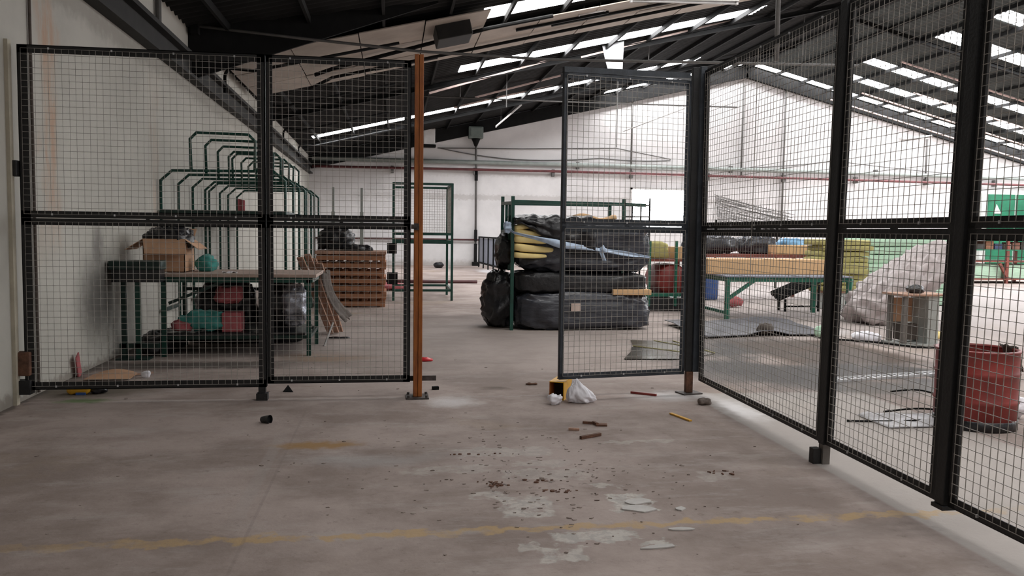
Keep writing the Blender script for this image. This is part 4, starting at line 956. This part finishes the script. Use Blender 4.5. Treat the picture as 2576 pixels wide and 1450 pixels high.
# --- red-brown bench with goods at the right
Rb = thing('red_bench', (20.3, 25, 0), 'red brown bench with shelves at the right behind fence', 'bench')
for (x, y) in ((18.7, 24.9), (20.05, 24.9), (21.4, 24.9), (18.7, 26.2), (21.4, 26.2)): MB().bar((x, y, 0), (x, y, 1.5), .09).build('leg', 'table_red', Rb)
for z, m in ((.74, 'table_red'), (1.12, 'cab_green'), (.16, 'table_red'), (1.45, 'table_red')): MB().box(18.6, 21.6, 24.85, 26.3, z-.04, z).build('shelf', m, Rb)
MB().bar((19.75, 24.86, .66), (20.05, 24.86, .2), .08).build('brace', 'table_red', Rb)
for (a, b, lab) in ((18.75, 19.95, 'left'), (20.15, 21.3, 'right')):
    solo(MB().box(a, b, 25, 26.1, .161, .62), 'foam_block', 'foam_green', '%s pale green foam block under the red bench' % lab, 'foam', 'green foam blocks in the red bench', bevel=.02)
for i in range(9):
    a = 18.7+.32*i; rr2 = random.Random(i); c = [(.22, .1, .07), (.06, .055, .05), (.28, .13, .07), (.06, .08, .16), (.2, .18, .15)][i % 5]
    solo(MB().box(a, a+.27, 25.0, 25.5, 1.121, 1.28+.12*rr2.random()), 'storage_box', mat('box_colour', c, .7, 0, .2, 5), 'box number-%d along the upper shelf of the red bench' % (i+1) if False else ['first', 'second', 'third', 'fourth', 'fifth', 'sixth', 'seventh', 'eighth', 'ninth'][i]+' small box from the left on the red bench shelf', 'box', 'small boxes on the red bench')
# --- green cupboard against the far wall
Gc = thing('green_cupboard', (28.3, 35.4, 0), 'tall green cupboard with pale side against the far wall', 'cupboard')
MB().box(26.9, 29.9, 35.2, 35.95, 0, 3.55).build('carcass', 'machine', Gc, bevel=.02)
for (a, b) in ((27.2, 28.55), (28.65, 29.88)):
    d_ = MB().box(a, b, 35.14, 35.2, .1, 3.5).build('door', 'cab_green', Gc, bevel=.01); MB().box(b-.14, b-.1, 35.09, 35.14, 1.6, 1.9).build('handle', 'conduit', d_)
MB().prism([(0, 0), (.36, 0), (.10, .48)], 0, .01)
g = MB(); g.v = [V(p) for p in ((27.5, 35.12, 2.62), (27.86, 35.12, 2.62), (27.6, 35.12, 3.05), (27.5, 35.138, 2.62), (27.86, 35.138, 2.62), (27.6, 35.138, 3.05))]; g.f = [(0, 1, 2), (5, 4, 3), (0, 3, 4, 1), (1, 4, 5, 2), (2, 5, 3, 0)]
g.build('sticker', 'white_metal', Gc)

# ================================================================== things on the floor
BT = thing('box_section', (1.53, 7.45, 0), 'short yellow steel box section lying below the ajar panel', 'steel tube')
def oriented(root_pts, rz, c):
    R = Matrix.Rotation(rz, 3, 'Z'); return [V(c)+R @ V(p) for p in root_pts]
rz_ = -.45; c_ = (1.40, 7.28, 0); w_, h_, l_ = .135, .165, .30; th = .008
def rbox(x0, x1, y0, y1, z0, z1): return MB().quadbox(oriented([(x0, y0, z0), (x1, y0, z0), (x1, y1, z0), (x0, y1, z0), (x0, y0, z1), (x1, y0, z1), (x1, y1, z1), (x0, y1, z1)], rz_, c_))
rbox(0, w_, 0, l_, h_-th, h_).build('top_wall', 'yellow', BT); rbox(0, w_, 0, l_, 0, th).build('bottom_wall', 'yellow', BT)
rbox(0, th, 0, l_, th, h_-th).build('side_wall', 'orange', BT); rbox(w_-th, w_, 0, l_, th, h_-th).build('side_wall', 'yellow', BT)
rbox(th, w_-th, l_*.5, l_*.5+.004, th, h_-th).build('inner_shade', 'inside', BT)  # near-black plate painting the shade inside the hollow tube
WB = thing('carrier_bag', (1.66, 7.1, 0), 'white plastic bag slumped against the yellow box section', 'bag')
bg_ = MB().blob((0, 0, 0), (.135, .10, .125), .9, 72, 44, .022, 13, 90, (1, 1, .35))
for v in bg_.v:
    k = max(0, min(1, (v.z+.125)/.25)); t_ = 1.15-.85*k**.8
    v.x, v.y, v.z = 1.66+1.12*v.x*t_-.06*k+.03*(1-k)*max(0, v.x/.135), 7.13+v.y*t_, .002+max(0, v.z+.118)*.82+.012*k*math.sin(30*v.x)
bg_.build('bag_body', 'white_bag', WB, smooth=True)
MB().blob((1.41, 7.06, .045), (.065, .05, .045), .9, 28, 16, .025, 12, 91, floor=.001).build('bag_corner', 'white_bag', WB, smooth=True)
def stick(p, q, w, h, m, name, label, cat): return solo(MB().bar((*p, h/2+.001), (*q, h/2+.001), w, h), name, m, label, cat, bevel=.002)
stick((2.22, 7.50), (2.42, 7.35), .025, .02, 'drum', 'red_stick', 'short red stick on the floor left of the corner post', 'stick')
stick((2.30, 6.60), (2.37, 6.32), .028, .012, 'yellow', 'yellow_stick', 'short yellow stick on the floor near the side fence', 'stick')
solo(MB().blob((2.73, 6.95, .026), (.055, .04, .03), .6, 24, 14, .012, 12, 92, floor=.001), 'stone', 'stone', 'grey stone on the floor below the corner post', 'stone', smooth=True)
stick((1.33, 6.12), (1.41, 6.10), .022, .018, 'wood', 'wood_chip', 'small pale wood chip left of the rusty brackets', 'wood')
stick((1.36, 5.84), (1.53, 5.93), .026, .022, 'rust', 'rusty_bar', 'short rusty bar nearest the camera of the scrap pieces', 'metal bar')
br = thing('rusty_bracket', (1.57, 6.28, 0), 'rusty bent bracket on the floor before the white bag', 'bracket')
MB().bar((1.49, 6.33, .01), (1.58, 6.29, .01), .02, .018).build('arm', 'rust', br); MB().bar((1.575, 6.25, .008), (1.66, 6.235, .008), .05, .014).build('plate', 'rust', br); MB().bar((1.57, 6.31, .012), (1.585, 6.24, .012), .02, .022).build('web', 'rust', br)
pg_ = thing('end_plug', (-.95, 6.57, 0), 'black hollow plug on the floor in front of the mesh panels', 'plug')
P = MB(); A = V((-.925, 6.54, .032)); dirp = V((-.9, .5, -.12)).normalized()
P.tube([A, A+dirp*.075], [.034, .024], 16, False); P.build('shell', 'plastic', pg_, smooth=True)
MB().tube([A+dirp*.02, A+dirp*.03], .027, 14).build('web', 'rafter', pg_)
q = MB(); q.v = [V(p) for p in ((-.99, 7.80, .001), (-.89, 7.78, .001), (-.93, 7.9, .001), (-.945, 7.84, .06))]; q.f = [(0, 1, 3), (1, 2, 3), (2, 0, 3), (0, 2, 1)]
solo(q, 'bent_scrap', 'plastic', 'dark pointed scrap under the narrow mesh panel', 'scrap')
yb_ = thing('yellow_packet', (-2.77, 7.82, 0), 'yellow packet with blue band on floor below the wide panel', 'packet')
MB().blob((-2.76, 7.85, .04), (.10, .05, .038), .5, 28, 14, .012, 12, 93, floor=.002).build('packet_body', 'yellow', yb_, smooth=True); MB().box(-2.77, -2.69, 7.785, 7.81, .001, .022).build('band', 'blue', yb_)
solo(MB().blob((-2.6, 7.86, .03), (.07, .05, .03), .9, 20, 12, .02, 12, 94, floor=.001), 'black_scrap', 'plastic', 'black scrap right of the yellow packet', 'scrap', smooth=True)
solo(MB().sheet(lambda u, v: (-2.95+.42*u, 8.5+.3*v, .015+.05*math.sin(3*u)*v), 8, 6, .006), 'cardboard_scrap', 'cardboard', 'flat cardboard scrap behind the wide mesh panel', 'cardboard')
solo(MB().obox((-3.08, 8.75, .11), (.012, .12, .24), .1, .4), 'pink_card', 'pink', 'pink card leaning on the left wall behind the fence', 'card')
solo(MB().bar((-2.75, 8.62, .012), (-2.40, 8.85, .02), .02, .016), 'thin_batten', 'wood', 'thin pale batten on floor behind the wide panel', 'wood')
solo(MB().blob((-2.42, 8.66, .035), (.045, .04, .035), .9, 18, 10, .015, 15, 95, floor=.001), 'paper_ball', 'white_bag', 'white paper ball behind the wide mesh panel', 'paper', smooth=True)
solo(MB().blob((.38, 9.55, .02), (.09, .05, .022), .9, 18, 10, .012, 15, 96, floor=.001), 'red_rag', 'red_bit', 'bright red scrap on floor behind the orange post', 'scrap', smooth=True)
solo(MB().obox((.41, 7.82, .015), (.06, .04, .03), .2), 'steel_nut', 'rafter', 'small dark block right of the orange post foot', 'metal block')
solo(MB().blob((-.72, 11.6, .012), (.16, .04, .014), .9, 20, 10, .01, 15, 97, floor=.001), 'dark_strip', 'plastic', 'dark flat strip on floor right of the work table', 'scrap', smooth=True)
solo(MB().blob((1.36, 8.0, .01), (.06, .025, .012), .9, 16, 10, .008, 15, 98, floor=.001), 'brown_scrap', 'rust', 'brown sliver on floor behind the ajar panel', 'scrap', smooth=True)
# larger flakes that can be told apart
fl_spots = [(1.36, 4.42, .085, .05, .3, 'pale flake by the bare patch, furthest from the camera'), (1.34, 4.30, .1, .055, -.2, 'pale flake nearest the camera of the pair by the bare patch'), (1.45, 3.98, .075, .02, -.1, 'long pale flake just past the yellow line'), (1.27, 3.76, .10, .024, .1, 'long curved flake closest to the camera'), (1.56, 4.28, .035, .028, .5, 'rounded pale chip right of the flakes')]
for (x, y, a, b, r_, lab) in fl_spots:
    pl = []; rr3 = random.Random(int(x*100))
    for k in range(9):
        t_ = 2*pi*k/9; d_ = rr3.uniform(.75, 1.1); px_, py_ = a*d_*math.cos(t_), b*d_*math.sin(t_)
        pl.append((x+px_*math.cos(r_)-py_*math.sin(r_), y+px_*math.sin(r_)+py_*math.cos(r_)))
    solo(MB().prism(pl, .001, .007), 'mortar_flake', mat('pale_mortar', (.52, .50, .48), .85, 0, .1, 9), lab, 'flake', 'pale mortar flakes on the floor')
# scattered grit nobody could count
rg = random.Random(11); g = MB()
def shard(g, x, y, s, h):
    n = rg.choice((3, 4, 5)); a0 = rg.uniform(0, 6); st_ = rg.uniform(.25, .8); r_ = rg.uniform(-.5, .5)
    pl = []
    for k in range(n):
        t_ = a0+2*pi*k/n; u_, v_ = s*math.cos(t_), s*st_*math.sin(t_)
        pl.append((x+u_*math.cos(r_)-v_*math.sin(r_), y+u_*math.sin(r_)+v_*math.cos(r_)))
    g.prism(pl, .0005, h)
for i in range(300):
    c = rg.random()
    if c < .62: x, y = rg.gauss(.95, .42), rg.gauss(4.8, .5)
    elif c < .85: x, y = rg.gauss(.4, .9), rg.gauss(5.6, .5)
    else: x, y = rg.uniform(-2.4, 2.6), rg.uniform(3.4, 10)
    if x > 2.7 or y < 3.2 or x < -2.9: continue
    shard(g, x, y, rg.choice((.005, .007, .009, .012, .016)), rg.uniform(.002, .005))
tag(g.build('mortar_grit', 'chip'), 'mixed pale and rusty grit scattered over the cage floor', 'grit', kind='stuff')
g = MB()
for (cx, cy, sx, sy, n) in ((.62, 4.82, .07, .05, 26), (.93, 4.66, .10, .02, 16), (.86, 4.86, .06, .03, 10), (2.05, 4.9, .10, .06, 14), (.55, 5.5, .22, .02, 8)):
    for i in range(n): shard(g, rg.gauss(cx, sx*.6), rg.gauss(cy, sy*.6), rg.choice((.006, .010, .015)), rg.uniform(.003, .009))
tag(g.build('rust_flakes', 'rust'), 'clumps of dark rusty flakes around the bare patches', 'flakes', kind='stuff')
